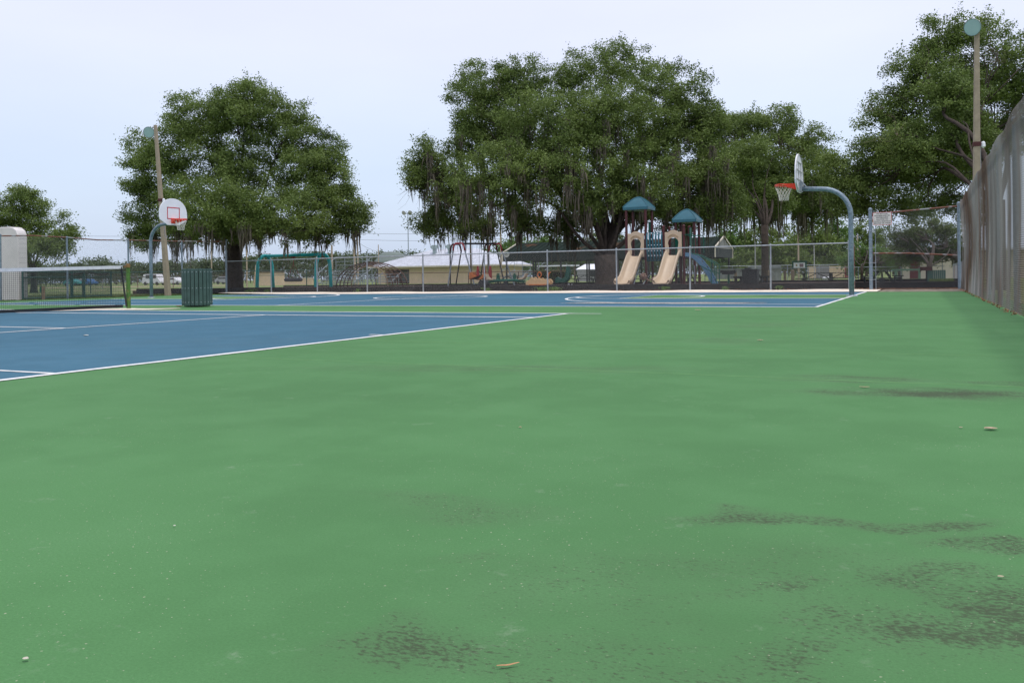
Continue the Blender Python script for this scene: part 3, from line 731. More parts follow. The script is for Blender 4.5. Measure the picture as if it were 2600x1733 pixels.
oak('tall dark oak with bare twigs at the right beside the tall light pole', GY(2535, 36.5), 40,
    [(2400, 95, 85, 60), (2520, 85, 90, 50, 0, .6), (2345, 195, 95, 80), (2490, 200, 115, 85), (2610, 180, 100, 90), (2270, 300, 90, 75), (2390, 310, 110, 80), (2520, 320, 110, 90, 2), (2640, 300, 80, 100), (2225, 400, 80, 70), (2340, 420, 100, 80), (2450, 430, 90, 80, 3), (2420, 250, 90, 70, -3), (2330, 370, 90, 60, -3), (2480, 380, 80, 70, -3), (2180, 450, 60, 50), (2250, 490, 80, 55), (2370, 515, 75, 45, 4), (2450, 530, 70, 45, 3), (2110, 430, 50, 50), (2140, 490, 60, 50), (2190, 520, 60, 32), (2300, 530, 60, 28), (2300, 380, 80, 60)],
    .27, 3.2, leaf=.064, cl_r=.5, dens=1.1, moss=0, forks=6, bare=26)
oak('loose green tree at the far left behind the white practice wall', GY(88, 44), 62,
    [(30, 540, 80, 62), (105, 570, 70, 65), (150, 620, 45, 45), (60, 630, 110, 45), (-60, 560, 70, 70), (-30, 640, 80, 40), (60, 500, 45, 35), (170, 600, 25, 45)],
    .22, 1.6, leaf=.08, cl_r=.6, dens=.95, name='shade_tree', forks=4)
oak('small round tree with forked trunk in front of the cream building with the maroon door', GY(2362, 57), 60,
    [(2350, 590, 70, 48), (2300, 640, 55, 38), (2410, 620, 55, 48), (2360, 650, 70, 25), (2290, 600, 35, 30), (2440, 650, 30, 35)],
    .16, 1.1, leaf=.085, cl_r=.45, dens=1.0, m=OAK3, name='shade_tree', forks=4)
oak('bright green young tree left of the gate post', GY(2190, 66), 72,
    [(2195, 655, 42, 40), (2165, 670, 30, 30), (2240, 665, 30, 35)], .10, 1.0, leaf=.11, cl_r=.5, m=OAK2, name='shade_tree', forks=3)
oak('yellowish young tree behind the white rules sign', GY(2285, 75), 82,
    [(2270, 660, 40, 34), (2300, 650, 40, 40), (2230, 640, 25, 22)], .10, 1.2, leaf=.12, cl_r=.5, m=OAK3, name='shade_tree', forks=3)
BT = 'background trees beyond the ball field'
for lab, x, D, lobes, mm in (
    ('airy green tree rising between the swing frame and the green pavilion roof', 1290, 118, [(1262, 650, 45, 38), (1310, 635, 45, 38), (1335, 660, 30, 30)], OAK2),
    ('rounded tree peeking over the left half of the green pavilion roof', 1385, 130, [(1370, 640, 40, 35), (1410, 625, 45, 30), (1450, 640, 40, 30)], OAK2),
    ('low tree seen under the big oak right of the floodlight mast', 1520, 130, [(1500, 625, 60, 35), (1580, 625, 50, 30)], OAK3),
    ('bright tree directly above the gable end of the pavilion', 1850, 112, [(1860, 600, 45, 45), (1890, 640, 45, 50), (1830, 650, 40, 40), (1900, 675, 50, 28)], OAK2),
    ('dark dense tree behind the pair of thin metal poles', 1950, 108, [(1945, 610, 70, 50), (1985, 640, 60, 50), (1920, 665, 50, 38), (1975, 675, 60, 28)], OAK),
    ('broad dark tree behind the framed notice board', 2060, 110, [(2050, 605, 70, 50), (2090, 645, 65, 50), (2020, 660, 55, 40), (2080, 678, 70, 25)], OAK),
    ('light topped tree left of the right hoop pole', 2125, 116, [(2120, 590, 45, 38), (2135, 640, 45, 50)], OAK2),
    ('far dark pine behind the gate opening', 2200, 150, [(2185, 590, 30, 30), (2230, 600, 30, 28), (2205, 640, 50, 45), (2150, 610, 22, 35)], OAK),
    ('feathery far tree just left of the small round tree', 2270, 160, [(2262, 625, 30, 20), (2290, 650, 35, 30)], FARL)):
    oak(lab, G(x, D, -.1), D, lobes, .22, 2.0, m=mm, leaf=.20, cl_r=.9, dens=.9, name='background_tree', group=BT, forks=3)

# far tree line, one mass
prof = [(-200, 648), (0, 652), (90, 668), (190, 668), (215, 655), (250, 650), (275, 653), (300, 668), (318, 658), (350, 663), (385, 668), (400, 662), (425, 658), (455, 662), (475, 660), (500, 652), (540, 652), (565, 660), (600, 655), (640, 645), (660, 642), (690, 647), (740, 644), (800, 636), (830, 642), (850, 638), (880, 641), (900, 637), (935, 641), (960, 637), (985, 640), (1000, 634), (1060, 640), (1150, 640), (1300, 642), (1500, 640), (1700, 636), (1800, 620), (1900, 618), (2100, 622), (2300, 640), (2800, 640)]
cen = []; sz = []; rn = []
px = np.array([p[0] for p in prof]); py = np.array([p[1] for p in prof]); mb = MB()
for x in np.arange(-500, 3000, 9):
    for rep in range(3):
        D = random.choice([205, 225, 245]); yt = np.interp(x, px, py)+random.uniform(-3, 11)+(D-205)*-.04
        top = Z(x, yt, D); bz = .7+random.random()*1.0
        for i in range(7):
            zz = bz+(top-bz)*(random.random()**.7); o = W(x+random.uniform(-9, 9), 700, D); o.z = 0
            k = 26; cr = 1.15
            p = rng.normal(size=(k, 3))*np.array([cr, cr, .7])*.6+np.array([o.x, o.y, zz-.5]); cen.append(p); sz.append(rng.uniform(.22, .42, k)); rn.append(np.clip(rng.random(k)*.5+random.random()*.5, 0, 1))
    if random.random() < .8:
        o = W(x+random.uniform(-4, 4), 700, 208); mb.tube([(o.x, o.y, -.2), (o.x+random.uniform(-.5, .5), o.y, 3.5)], .12, 5)
cen = np.concatenate(cen); v, f = leaves(cen, np.concatenate(sz), .4)
npmesh('far_woods', v, f, FARL, rnd=np.repeat(np.concatenate(rn), 4), kind='stuff', label='long low band of far green woods along the horizon', cat='woods')
mb.build('far_trunks', BARK, kind='stuff', label='thin dark trunks standing under the far woods', cat='woods')

# ------------------------------------------------------------------ rules sign on the tall panel
def text_mesh(txt, size, m, parent, loc, rot, name='lettering', extrude=.001, bold=0):
    c = bpy.data.curves.new(name, 'FONT'); c.body = txt; c.size = size; c.align_x = 'CENTER'; c.align_y = 'CENTER'; c.extrude = extrude; c.offset = bold; c.resolution_u = 2
    o = bpy.data.objects.new('tmp', c); COL.objects.link(o); dg = bpy.context.evaluated_depsgraph_get()
    me = bpy.data.meshes.new_from_object(o.evaluated_get(dg)); bpy.data.objects.remove(o); me.materials.clear(); me.materials.append(m)
    n = bpy.data.objects.new(name, me); COL.objects.link(n); n.parent = parent; n.location = loc; n.rotation_euler = rot; return n
sx = .5*(GY(2222, FY).x+GY(2265, FY).x)
s = thing('sign', 'white court rules sign with red border wired to the tall chain link panel', 'sign', (sx, FY-.05, 2.52))
SW, SH = .62, .46
def rrect(w_, h, r, y):
    o = []
    for cx, cz, a0 in ((w_/2-r, h/2-r, 0), (-w_/2+r, h/2-r, 90), (-w_/2+r, -h/2+r, 180), (w_/2-r, -h/2+r, 270)):
        for k in range(4): a = R_(a0+30*k); o.append((cx+r*math.cos(a), y, cz+r*math.sin(a)))
    return o
SGR = mat('sign red', (.50, .05, .05), .5, 0, .05, 8); SGW = mat('sign white', (.66, .65, .61), .5, 0, .06, 6); SGT = mat('sign letter', (.06, .055, .05), .6, 0, .05, 8)
MB().poly(rrect(SW, SH, .03, 0), .004, (0, 1, 0)).build('sign_border', SGR, s)
MB().poly(rrect(SW-.028, SH-.028, .022, -.003), .003, (0, 1, 0)).build('sign_face', SGW, s)
for i, tx in enumerate(('NO BICYCLES,', 'ROLLERBLADES OR', 'SKATEBOARDS', 'ALLOWED ON', 'COURTS, SIDEWALKS', 'BENCHES OR TABLES')):
    text_mesh(tx, .058, SGT, s, (0, -.0045, .172-.067*i), (math.pi/2, 0, 0), bold=.0012)
MB().sphere((-.25, -.004, 0), .008, 8, 4).build('bolt', SGT, s); MB().sphere((.25, -.004, 0), .008, 8, 4).build('bolt', SGT, s)

# ------------------------------------------------------------------ playground
TAN = mat('tan plastic', (.54, .43, .30), .42, 0, .06, 3); TEALB = mat('blue green plastic', (.025, .115, .15), .35, 0, .1, 4)
MAROON = mat('maroon powder coat', (.075, .016, .018), .4, 0, .12, 6); GRNP = mat('playground green', (.0, .09, .055), .4, 0, .1, 6)
BLUEP = mat('light blue plastic', (.09, .20, .30), .4, 0, .1, 4); TEAL = mat('teal paint', (.02, .60, .60), .35, 0, .12, 3)
RUSTB = mat('brown rusty tube', (.10, .05, .035), .7, .1, .3, 6); ORANGEP = mat('faded orange plastic', (.52, .15, .03), .5, 0, .15, 6)
PEACH = mat('peach plastic', (.62, .43, .22), .5, 0, .1, 4); REDPL = mat('red plastic', (.30, .02, .02), .5, 0, .15, 6); DECK = mat('dark coated deck', (.015, .02, .022), .6, 0, .2, 12)
PINKR = mat('faded red tube', (.36, .05, .06), .5, 0, .2, 4); DKTUBE = mat('dark steel tube', (.05, .05, .05), .5, .3, .3, 6); GREYT = mat('tyre grey', (.16, .16, .165), .8, 0, .15, 15, .3)
b0 = G(1617, 40, MZ)
ps = thing('play_structure', 'playground tower with two blue roofs, two tan slides and a blue curved climber', 'play structure', b0)
def ppost(x, y, h, cap=True):
    mb = MB(); mb.tube([(x, y, -.1), (x, y, h)], .062, 12)
    if cap: mb.sphere((x, y, h), .075, 12, 6)
    for z in (1.28, 2.35):
        if z < h-.1: mb.lathe([(.063, -.04), (.078, -.035), (.078, .035), (.063, .04)], (x, y, z), 12)
    mb.build('tower_post', MAROON, ps, smooth=False)
for x in (-.47, .46):
    for y in (0, 1.0): ppost(x, y, 3.6, False)
for x in (1.30, 2.24):
    for y in (0, 1.0): ppost(x, y, 2.68)
for x in (1.56, 2.44):
    for y in (1.12, 2.0): ppost(x, y, 3.0, False)
def proof(cx, cy, z, s_, h):
    mb = MB(); n = 9; b = len(mb.v); P = []
    for i in range(n+1):
        t = i/n; q = (1-t)**.80 if t < 1 else .0; r = s_*max(q, .04); zz = z+.13+h*(1-(1-t)**1.25)
        P.append((r, zz))
    P = [(s_, z), (s_*1.0, z+.12)]+P
    for k, (r, zz) in enumerate(P):
        for i, j in ((-1, -1), (1, -1), (1, 1), (-1, 1)): mb.v.append((cx+i*r, cy+j*r, zz))
    for k in range(len(P)-1):
        for j in range(4): mb.f.append((4*k+j, 4*k+(j+1) % 4, 4*k+4+(j+1) % 4, 4*k+4+j))
    mb.f.append((0, 3, 2, 1)); mb.f.append(tuple(4*(len(P)-1)+j for j in range(4)))
    o = mb.build('tower_roof', TEALB, ps, bevel=.02)
    rb = MB()
    for k in range(3, len(P)-1):
        r, zz = P[k]; r += .006
        for i in range(4):
            a, c = ((-1, -1), (1, -1), (1, 1), (-1, 1))[i], ((-1, -1), (1, -1), (1, 1), (-1, 1))[(i+1) % 4]
            rb.beam((cx+a[0]*r*.93, cy+a[1]*r*.93 if a[1] == c[1] else cy+a[1]*r*.93, zz), (cx+c[0]*r*.93, cy+c[1]*r*.93, zz), .012, .012)
    for i, j in ((-1, -1), (1, -1), (1, 1), (-1, 1)): rb.tube([(cx+i*r, cy+j*r, zz+.006) for r, zz in P[1:]], .022, 5)
    rb.build('roof_seam', TEALB, o)
proof(0, .5, 3.52, .60, .50); proof(2.0, 1.56, 2.92, .57, .50)
for cx, cy in ((0, .5), (1.77, .5), (2.0, 1.56)):
    MB().bbox((cx-.45, cy-.48, 1.26), (cx+.45, cy+.48, 1.33)).build('deck', DECK, ps)
MB().bbox((.48, .1, 1.26), (1.3, .9, 1.33)).build('bridge_deck', DECK, ps)
def slide(cx):
    # keyhole entrance panel
    o = [(-.39, 1.33), (-.39, 2.41), (-.36, 2.43), (-.28, 2.42)]
    o += [(-.24+.48*i/8, 2.42+.10*math.sin(math.pi*i/8)) for i in range(9)]+[(.28, 2.42), (.36, 2.43), (.39, 2.41), (.39, 1.33), (.25, 1.33), (.20, 1.5), (.205, 1.68), (.22, 1.78)]
    o += [(.245*math.cos(R_(a)), 1.93+.245*math.sin(R_(a))) for a in range(-20, 201, 15)]+[(-.22, 1.78), (-.205, 1.68), (-.20, 1.5), (-.25, 1.33)]
    pn = MB().poly([(cx+x, -.09, z) for x, z in o][::-1], .07, (0, 1, 0)).build('slide_panel', TAN, ps, bevel=.012)
    mb = MB()
    for rr in (.33, .39):
        mb.tube([(cx+rr*.85*math.cos(R_(a)), -.095, 1.93+rr*math.sin(R_(a))) for a in range(40, 141, 10)], .012, 5)
    for s_ in (1, -1): mb.tube([(cx+s_*.06, -.098, 2.29), (cx+s_*.16, -.098, 2.25), (cx+s_*.24, -.098, 2.18)], .012, 5)
    mb.build('panel_relief', mat('tan relief', (.40, .29, .17), .5), pn)
    prof = [(-.05, 1.37), (-.22, 1.33), (-.40, 1.20), (-.62, 1.0), (-.85, .78), (-1.08, .56), (-1.28, .38), (-1.48, .25), (-1.7, .17), (-1.95, .14), (-2.12, .13)]
    cs = [(-.30, .25), (-.345, .22), (-.35, .1), (-.30, -.05), (0, -.07), (.30, -.05), (.35, .1), (.345, .22), (.30, .25), (.265, .21), (.235, .06), (.19, .01), (0, 0), (-.19, .01), (-.235, .06), (-.265, .21)]
    mb = MB(); k = len(cs)
    for i, (y, z) in enumerate(prof):
        a = prof[min(i+1, len(prof)-1)]; b_ = prof[max(i-1, 0)]; t_ = Vector((0, a[0]-b_[0], a[1]-b_[1])).normalized(); nn = Vector((0, -t_.z, t_.y)); nn = nn if nn.z > 0 else -nn
        fl = 1.0 if i < len(prof)-3 else 1.10; hh = 1 if i else .9
        if i == len(prof)-1: hh = .55
        for u, v_ in cs: mb.v.append(tuple(Vector((cx+u*fl, y, z))+nn*(v_*hh)))
    for i in range(len(prof)-1):
        for j in range(k): mb.f.append((i*k+j, i*k+(j+1) % k, (i+1)*k+(j+1) % k, (i+1)*k+j))
    mb.f.append(tuple(range(k))); mb.f.append(tuple((len(prof)-1)*k+j for j in range(k))[::-1])
    mb.build('slide', TAN, ps, smooth=True)
slide(0); slide(1.77)
br = MB(); dots = MB()
for k in range(6):
    x = .54+k*.141
    if k < 6: br.tube([(x+.02*math.sin(i*.6+1), -.03-.05*math.sin(math.pi*i/8), 1.12+1.28*i/8) for i in range(9)], .042, 8)
    if k < 5:
        for z in (2.40, 2.13, 1.86, 1.60, 1.38): dots.sphere((x+.07, -.075, z), .027, 8, 5)
for z in (2.42, 1.15): br.tube([(.48, -.02, z), (1.28, -.02, z)], .03, 8)
bo = br.build('bridge_panel', TEALB, ps, smooth=True); each(dots, 'knob', WHITE, bo)
MB().bbox((1.58, .92, 1.33), (2.02, .96, 2.35)).build('back_panel', GRNP, ps)
MB().bbox((2.42, .30, 1.33), (2.46, .52, 2.62)).build('green_panel', GRNP, ps); MB().bbox((.28, 1.0, 1.33), (.40, 1.05, 3.0)).build('green_panel', GRNP, ps)
cp = [(2.30, 1.36), (2.52, 1.33), (2.72, 1.22), (2.92, 1.03), (3.12, .78), (3.30, .50), (3.46, .20), (3.56, -.04)]
mb = MB()
for y0, y1, h in ((-.05, .0, .13), (.46, .51, .13), (.0, .46, .03)):
    b = len(mb.v)
    for i, (x, z) in enumerate(cp):
        a = cp[min(i+1, 7)]; c = cp[max(i-1, 0)]; d = Vector((a[0]-c[0], 0, a[1]-c[1])).normalized(); nn = Vector((-d.z, 0, d.x))
        for y, q in ((y0, -.05), (y1, -.05), (y1, h), (y0, h)): mb.v.append((x+nn.x*q, y, z+nn.z*q))
    for i in range(7):
        for j in range(4): mb.f.append((b+4*i+j, b+4*i+(j+1) % 4, b+4*i+4+(j+1) % 4, b+4*i+4+j))
    mb.f.append((b, b+3, b+2, b+1)); mb.f.append((b+28, b+29, b+30, b+31))
cl = mb.build('curved_climber', BLUEP, ps)
mb = MB()
for i in range(1, 7): mb.box((cp[i][0]+.05, .23, cp[i][1]+.05), (.10, .3, .05), Matrix.Rotation(.5, 3, 'Y'))
each(mb, 'foothold', DECK, cl)
hr = MB()
hr.tube([(2.30, -.05, 2.28), (2.66, -.05, 2.30), (2.72, -.05, 2.24), (2.72, -.05, 1.4)], .019, 8)
hr.tube([(2.30, .5, 2.25), (2.95, .5, 2.25), (3.02, .5, 2.18), (3.02, .5, 1.45)], .019, 8)
for y in (-.08, .55):
    hr.tube([(2.62, y, 1.42), (2.9, y, 1.36), (3.62, y, .98), (3.70, y, .90), (3.70, y, -.05)], .021, 8)
    hr.tube([(2.95, y, .90), (3.62, y, .55), (3.70, y, .5)], .018, 8); hr.tube([(3.48, y, 1.04), (3.48, y, -.05)], .02, 8)
each(hr, 'handrail', GRNP, ps)
un = MB()
for p, q in (((.15, .3, 1.25), (-.1, -.2, 0)), ((1.25, .2, 1.2), (1.1, .1, .6)), ((2.1, .3, 1.2), (2.2, .2, 0)), ((2.5, .8, .9), (2.52, .8, 0)), ((.55, .2, .5), (.35, -.4, -.03))): un.tube([p, q], .025, 8)
each(un, 'support_tube', GALV, ps)
sp = MB(); c = Vector((.36, -.15, .42))
for a in np.linspace(0, 2*math.pi, 9)[:-1]: sp.sphere(c+Vector((.11*math.cos(a), 0, .11*math.sin(a))), .075, 8, 6)
sp.sphere(c, .12, 10, 8); sp.tube([c, c+Vector((.3, 0, -.2)), c+Vector((.62, .1, .05))], .04, 7); sp.tube([c, c+Vector((.02, 0, -.45))], .035, 7)
sp.build('spinner_wheel', mat('brown pink plastic', (.26, .17, .13), .6, 0, .2, 20, .4), ps, smooth=True)

# teal swing with tyre
b0 = G(746, 50, MZ); t = thing('tire_swing', 'teal tube swing frame with a grey tire hanging flat from its beam', 'swing', b0)
def arch_part(cx, h, sp_, r):
    pts = []
    for i in range(21):
        a = math.pi*i/20; pts.append((cx, -sp_*math.cos(a), h-.75+.75*math.sin(a)))
    MB().tube([(cx, -sp_*1.12, -.15)]+pts+[(cx, sp_*1.12, -.15)], r, 12).build('arch', TEAL, t, smooth=True)
arch_part(-2.15, 1.93, .62, .10); arch_part(2.15, 1.93, .62, .10)
MB().tube([(-2.15, 0, 1.92), (2.15, 0, 1.92)], .085, 12).build('beam', TEAL, t, smooth=True)
tz = .50; tm = MB(); tm.tube([(.42*math.cos(a)-.02, .42*math.sin(a), tz) for a in np.linspace(0, 2*math.pi, 28, endpoint=False)], .11, 12, closed=True)
tm.build('tire', GREYT, t, smooth=True)
cm = MB()
for a in (0.3, 2.4, 4.5): cm.tube([(.42*math.cos(a), .42*math.sin(a), tz+.08), (0, 0, 1.45)], .012, 5)
cm.tube([(0, 0, 1.45), (0, 0, 1.85)], .02, 6).box((0, 0, 1.80), (.3, .1, .06)); cm.build('chain', REDPL, t)

# arch ladder climber
b0 = G(938, 46.5, MZ); t = thing('arch_climber', 'brown rusty arched ladder climber behind the low fence', 'climber', b0)
hs = [1.2, 1.5, 1.8, 2.1, 2.4]; tubes = []
for k, h in enumerate(hs):
    pts = [Vector((-h*math.cos(math.pi*i/18)-(k*.20), k*.32, (1.17+.06*k)*math.sin(math.pi*i/18)**.85)) for i in range(19)]; tubes.append(pts)
    MB().tube(pts, .030 if k in (0, 4) else .023, 8).build('arch_rail', RUSTB if k else mat('worn tan tube', (.24, .17, .11), .6, .1, .3, 8), t, smooth=True)
rg = MB()
for i in range(1, 18):
    for k in range(4): rg.tube([tubes[k][i], tubes[k+1][i]], .017, 6)
each(rg, 'rung', RUSTB, t)

# faded red and steel A-frame swing
b0 = G(1172, 45, MZ); t = thing('swing_frame', 'splayed steel swing frame with faded red bent corners and black top bar', 'swing', b0)
def bent(x0, x1, xt0, xt1, y, yt, h, top=PINKR):
    mb = MB(); mb.tube([(xt0-.10, yt, h-.38), (xt0-.05, yt, h-.12), (xt0+.05, yt, h), (xt1-.05, yt, h), (xt1+.05, yt, h-.12), (xt1+.10, yt, h-.38)], .045, 10); mb.build('bent_corner', top, t, smooth=True)
    MB().tube([(x0, y, -.1), (xt0-.10, yt, h-.38)], .036, 8).build('leg', GALV if top is PINKR else DKTUBE, t); MB().tube([(x1, y, -.1), (xt1+.10, yt, h-.38)], .036, 8).build('leg', GALV if top is PINKR else DKTUBE, t)
bent(-.85, .82, -.38, .12, 0, 0, 2.28); bent(-1.2, -.9, -.62, -.15, .9, .1, 2.24, MAROON)
bent(.55, 2.1, .95, 1.50, .9, 1.0, 2.26, MAROON); bent(.8, 2.35, 1.1, 1.68, 1.6, 1.2, 2.24, PINKR)
MB().tube([(.05, 0, 2.26), (1.5, 1.1, 2.24)], .05, 10).build('top_bar', BLACKP, t)
ch = MB()
for k in (.35, .5, .8, 1.0): ch.tube([(k, k*.7, 2.2), (k, k*.7-.1, .6)], .008, 5)
each(ch, 'chain', GALV, t)
# orange and red toddler carriage
b0 = G(1213, 44.5, MZ); t = thing('toddler_rocker', 'faded orange rocker seat with tall red fins under the swing frame', 'play equipment', b0)
MB().poly([(-.52, 0, .38), (-.5, 0, .75), (-.36, 0, .78), (-.25, 0, .60), (-.1, 0, .52), (.02, 0, .42), (.1, 0, .54), (.3, 0, .68), (.42, 0, .72), (.40, 0, .5), (.2, 0, .38)], .45, (0, 1, 0)).build('seat', ORANGEP, t, bevel=.03)
for x in (-.10, .28, .62): MB().poly([(x-.09, .2, .35), (x-.09, .2, .8), (x-.04, .2, 1.08), (x+.04, .2, 1.08), (x+.09, .2, .8), (x+.09, .2, .35)], .06, (0, 1, 0)).build('fin', REDPL, t, bevel=.015)
MB().tube([(.25, 0, .12), (.25, .5, .12)], .24, 16).tube([(-.3, 0, .05), (-.3, .5, .05)], .12, 12).build('roller', BLACKP, t)
MB().tube([(.02, .1, .82), (.12, .1, .72), (.2, .1, .8)], .03, 6).build('handle', BLACKP, t)
# green see-saw
b0 = G(1286, 43.5, MZ); t = thing('seesaw', 'low green see-saw with tan scoop seats at both ends', 'seesaw', b0)
MB().tube([(-1.0, 0, .25), (-.5, 0, .31), (.5, 0, .31), (1.0, 0, .25)], .075, 10).build('beam', GRNP, t, smooth=True)
for s_ in (-1, 1):
    MB().poly([(s_*.72, -.15, .36), (s_*.95, -.15, .36), (s_*1.1, -.15, .48), (s_*1.16, -.15, .66), (s_*1.10, -.15, .66), (s_*1.03, -.15, .50), (s_*.92, -.15, .42), (s_*.72, -.15, .41)], .3, (0, 1, 0)).build('seat', TAN, t, bevel=.01)
    MB().tube([(s_*.45, 0, .3), (s_*.47, 0, .68)], .03, 8).tube([(s_*.47, -.15, .66), (s_*.47, .15, .66)], .022, 6).box((s_*.47, 0, .5), (.16, .06, .22)).build('handle', GRNP, t)
MB().tube([(0, 0, -.1), (0, 0, .3)], .10, 12).box((0, 0, .03), (.6, .3, .06)).build('pivot', DECK, t)
# peach wave rocker
b0 = G(1369, 42, MZ); t = thing('wave_rocker', 'peach wave shaped rocker with orange base next to a fence post', 'play equipment', b0)
for y in (-.2, .2):
    o = [(-.64, .1), (-.62, .24), (-.45, .33), (-.34, .46), (-.28, .48), (-.20, .40), (-.13, .32), (-.04, .33), (.06, .43), (.14, .41), (.22, .32), (.34, .33), (.46, .38), (.58, .34), (.64, .22), (.62, .12), (.4, .06), (-.4, .06)]
    MB().poly([(x, y, z) for x, z in o][::-1], .06, (0, 1, 0)).build('side_panel', PEACH, t, bevel=.015)
MB().poly([(-.5, -.24, .12), (-.3, -.24, .02), (0, -.24, -.02), (.3, -.24, .02), (.5, -.24, .12)], .5, (0, 1, 0)).build('base', ORANGEP, t)
rm = MB()
for x in (0.0,): rm.tube([(x+.10*math.cos(a), .05, .58+.12*math.sin(a)) for a in np.linspace(0, 2*math.pi, 16, endpoint=False)], .028, 7, closed=True)
rm.tube([(0, .05, .2), (0, .05, .48)], .03, 7); rm.tube([(.42, .05, .2), (.5, .05, .62), (.4, .05, .72)], .03, 7); rm.tube([(.5, .05, .62), (.6, .05, .7)], .025, 6)
rm.build('ring_handle', ORANGEP, t, smooth=True)
# green spring rider
b0 = G(1430, 45, MZ); t = thing('spring_rider', 'dark green spring rider with tall curved back', 'play equipment', b0)
MB().poly([(-.40, -.14, .12), (-.42, -.14, .34), (-.3, -.14, .46), (-.1, -.14, .36), (.12, -.14, .42), (.20, -.14, .72), (.24, -.14, 1.02), (.34, -.14, 1.02), (.42, -.14, .7), (.38, -.14, .35), (.2, -.14, .16)], .28, (0, 1, 0)).build('body', GRNP, t, bevel=.03)
sr = MB(); pts = [(.09*math.cos(a), .09*math.sin(a), -.05+a*.008) for a in np.linspace(0, 2*math.pi*4, 60)]; sr.tube(pts, .02, 6); sr.build('spring', DKTUBE, t)
MB().tube([(.30, 0, .1), (.34, 0, -.08)], .05, 8).tube([(.5, 0, .08), (.46, 0, -.08)], .05, 8).build('foot', WHITEB, t)

# picnic tables
PT = mat('dark coated table', (.014, .018, .018), .5, 0, .25, 8)
def picnic(label, loc, rz, L_=1.9):
    t = thing('picnic_table', label, 'picnic table', loc, rz, 'dark picnic tables around the playground')
    tp = MB()
    for k in range(5): tp.box((0, -.30+k*.15, .735), (L_, .135, .035))
    tp.build('tabletop', PT, t)
    for s_ in (-1, 1):
        bn = MB()
        for k in range(2): bn.box((0, s_*(.66+k*.14), .44), (L_, .12, .035))
        bn.build('bench', PT, t)
    for s_ in (-1, 1):
        x = s_*L_*.33; fr = MB(); fr.beam((x, -.62, 0), (x, -.18, .72), .06, .05); fr.beam((x, .62, 0), (x, .18, .72), .06, .05); fr.beam((x, -.78, .41), (x, .78, .41), .06, .04); fr.beam((x, 0, .43), (s_*.05, 0, .70), .04, .04)
        fr.box((x, 0, .2), (.10, .18, .4)); fr.build('leg_frame', PT, t)
    return t
picnic('dark picnic table seen end on, left of the tall sign panel post', G(2240, 41, -.10), math.pi/2)
picnic('long dark picnic table in front of the tan and red panels', G(2075, 46, -.14), .0, 2.0)
picnic('dark picnic table partly hidden by the right hoop pole', G(2140, 48, -.14), .05, 1.7)
picnic('dark picnic table on the mulch right of the blue climber', G(1908, 44.5, .0), math.pi/2)
picnic('dark picnic table seen between the two tan slides', G(1650, 58, -.08), .3)
picnic('dark picnic table seen under the right playground tower', G(1735, 60, -.08), 1.2)
picnic('dark picnic table under the pavilion beside the green spring rider', G(1485, 70, -.08), 0, 2.2)
picnic('dark picnic table behind the green see-saw', G(1288, 56, -.08), .1, 1.9)
def pedestal(label, x, D, w_=.5, h=.45, ty=0):
    t = thing('park_bench', label, 'bench', G(x, D, 0), 0, 'small dark benches beside the picnic tables')
    MB().box((0, 0, h-.03), (w_, .3, .05)).build('seat', PT, t); MB().box((-w_*.28, 0, h/2-.06), (.07, .22, h)).build('leg', PT, t); MB().box((w_*.28, 0, h/2-.06), (.07, .22, h)).build('leg', PT, t)
pedestal('small dark bench between the gate posts', 2204, 40); pedestal('small dark bench right of the end on picnic table', 2280, 40.5); pedestal('small dark bench left of the covered picnic table', 1875, 43.5, .45, .5); pedestal('small dark bench right of the covered picnic table', 1941, 43.5, .5, .5)
t = thing('litter_bin', 'square black bin standing in front of the picnic table on the mulch', 'bin', G(1906, 42.6, MZ)); MB().box((0, 0, .33), (.72, .6, .66)).build('bin_body', PT, t, bevel=.02); MB().box((0, 0, .68), (.78, .64, .04)).build('lid', PT, t); MB().box((-.12, 0, .74), (.3, .2, .08)).build('lid_handle', PT, t)
# grill
t = thing('park_grill', 'black charcoal grill on a green post right of the blue climber', 'grill', G(1850, 43.5, MZ))
MB().tube([(0, 0, -.1), (0, 0, .50)], .05, 8).build('post', GRNP, t); MB().poly([(-.28, -.2, .46), (-.28, -.2, .66), (.28, -.2, .66), (.28, -.2, .46)], .4, (0, 1, 0)).build('firebox', BLACKP, t)
MB().box((.33, 0, .6), (.1, .3, .14)).box((-.33, 0, .6), (.1, .3, .14)).build('side_handle', BLACKP, t)
# wooden bollards
WOOD = mat('grey wood', (.20, .155, .11), .95, 0, .3, 12, .4)
bp = None
for i, (x, D, lab) in enumerate(((2013, 47, 'under the notice board'), (1954, 52, 'right of the low bench and black bin'), (1868, 54, 'just right of the grill'), (1993, 62, 'farther off between two others'))):
    if bp is None:
        bp = thing('wooden_post', '', 'post', G(x, D, -.1), 0, 'short wooden posts on the field'); MB().box((0, 0, .42), (.17, .17, .84)).build('post_shaft', WOOD, bp, bevel=.02); MB().lathe([(.09, .84), (.07, .88), (0, .89)], (0, 0, 0), 8).build('post_top', WOOD, bp); o = bp
    else: o = copy_tree(bp); o.location = G(x, D, -.1)
    o['label'] = 'short weathered wooden post '+lab

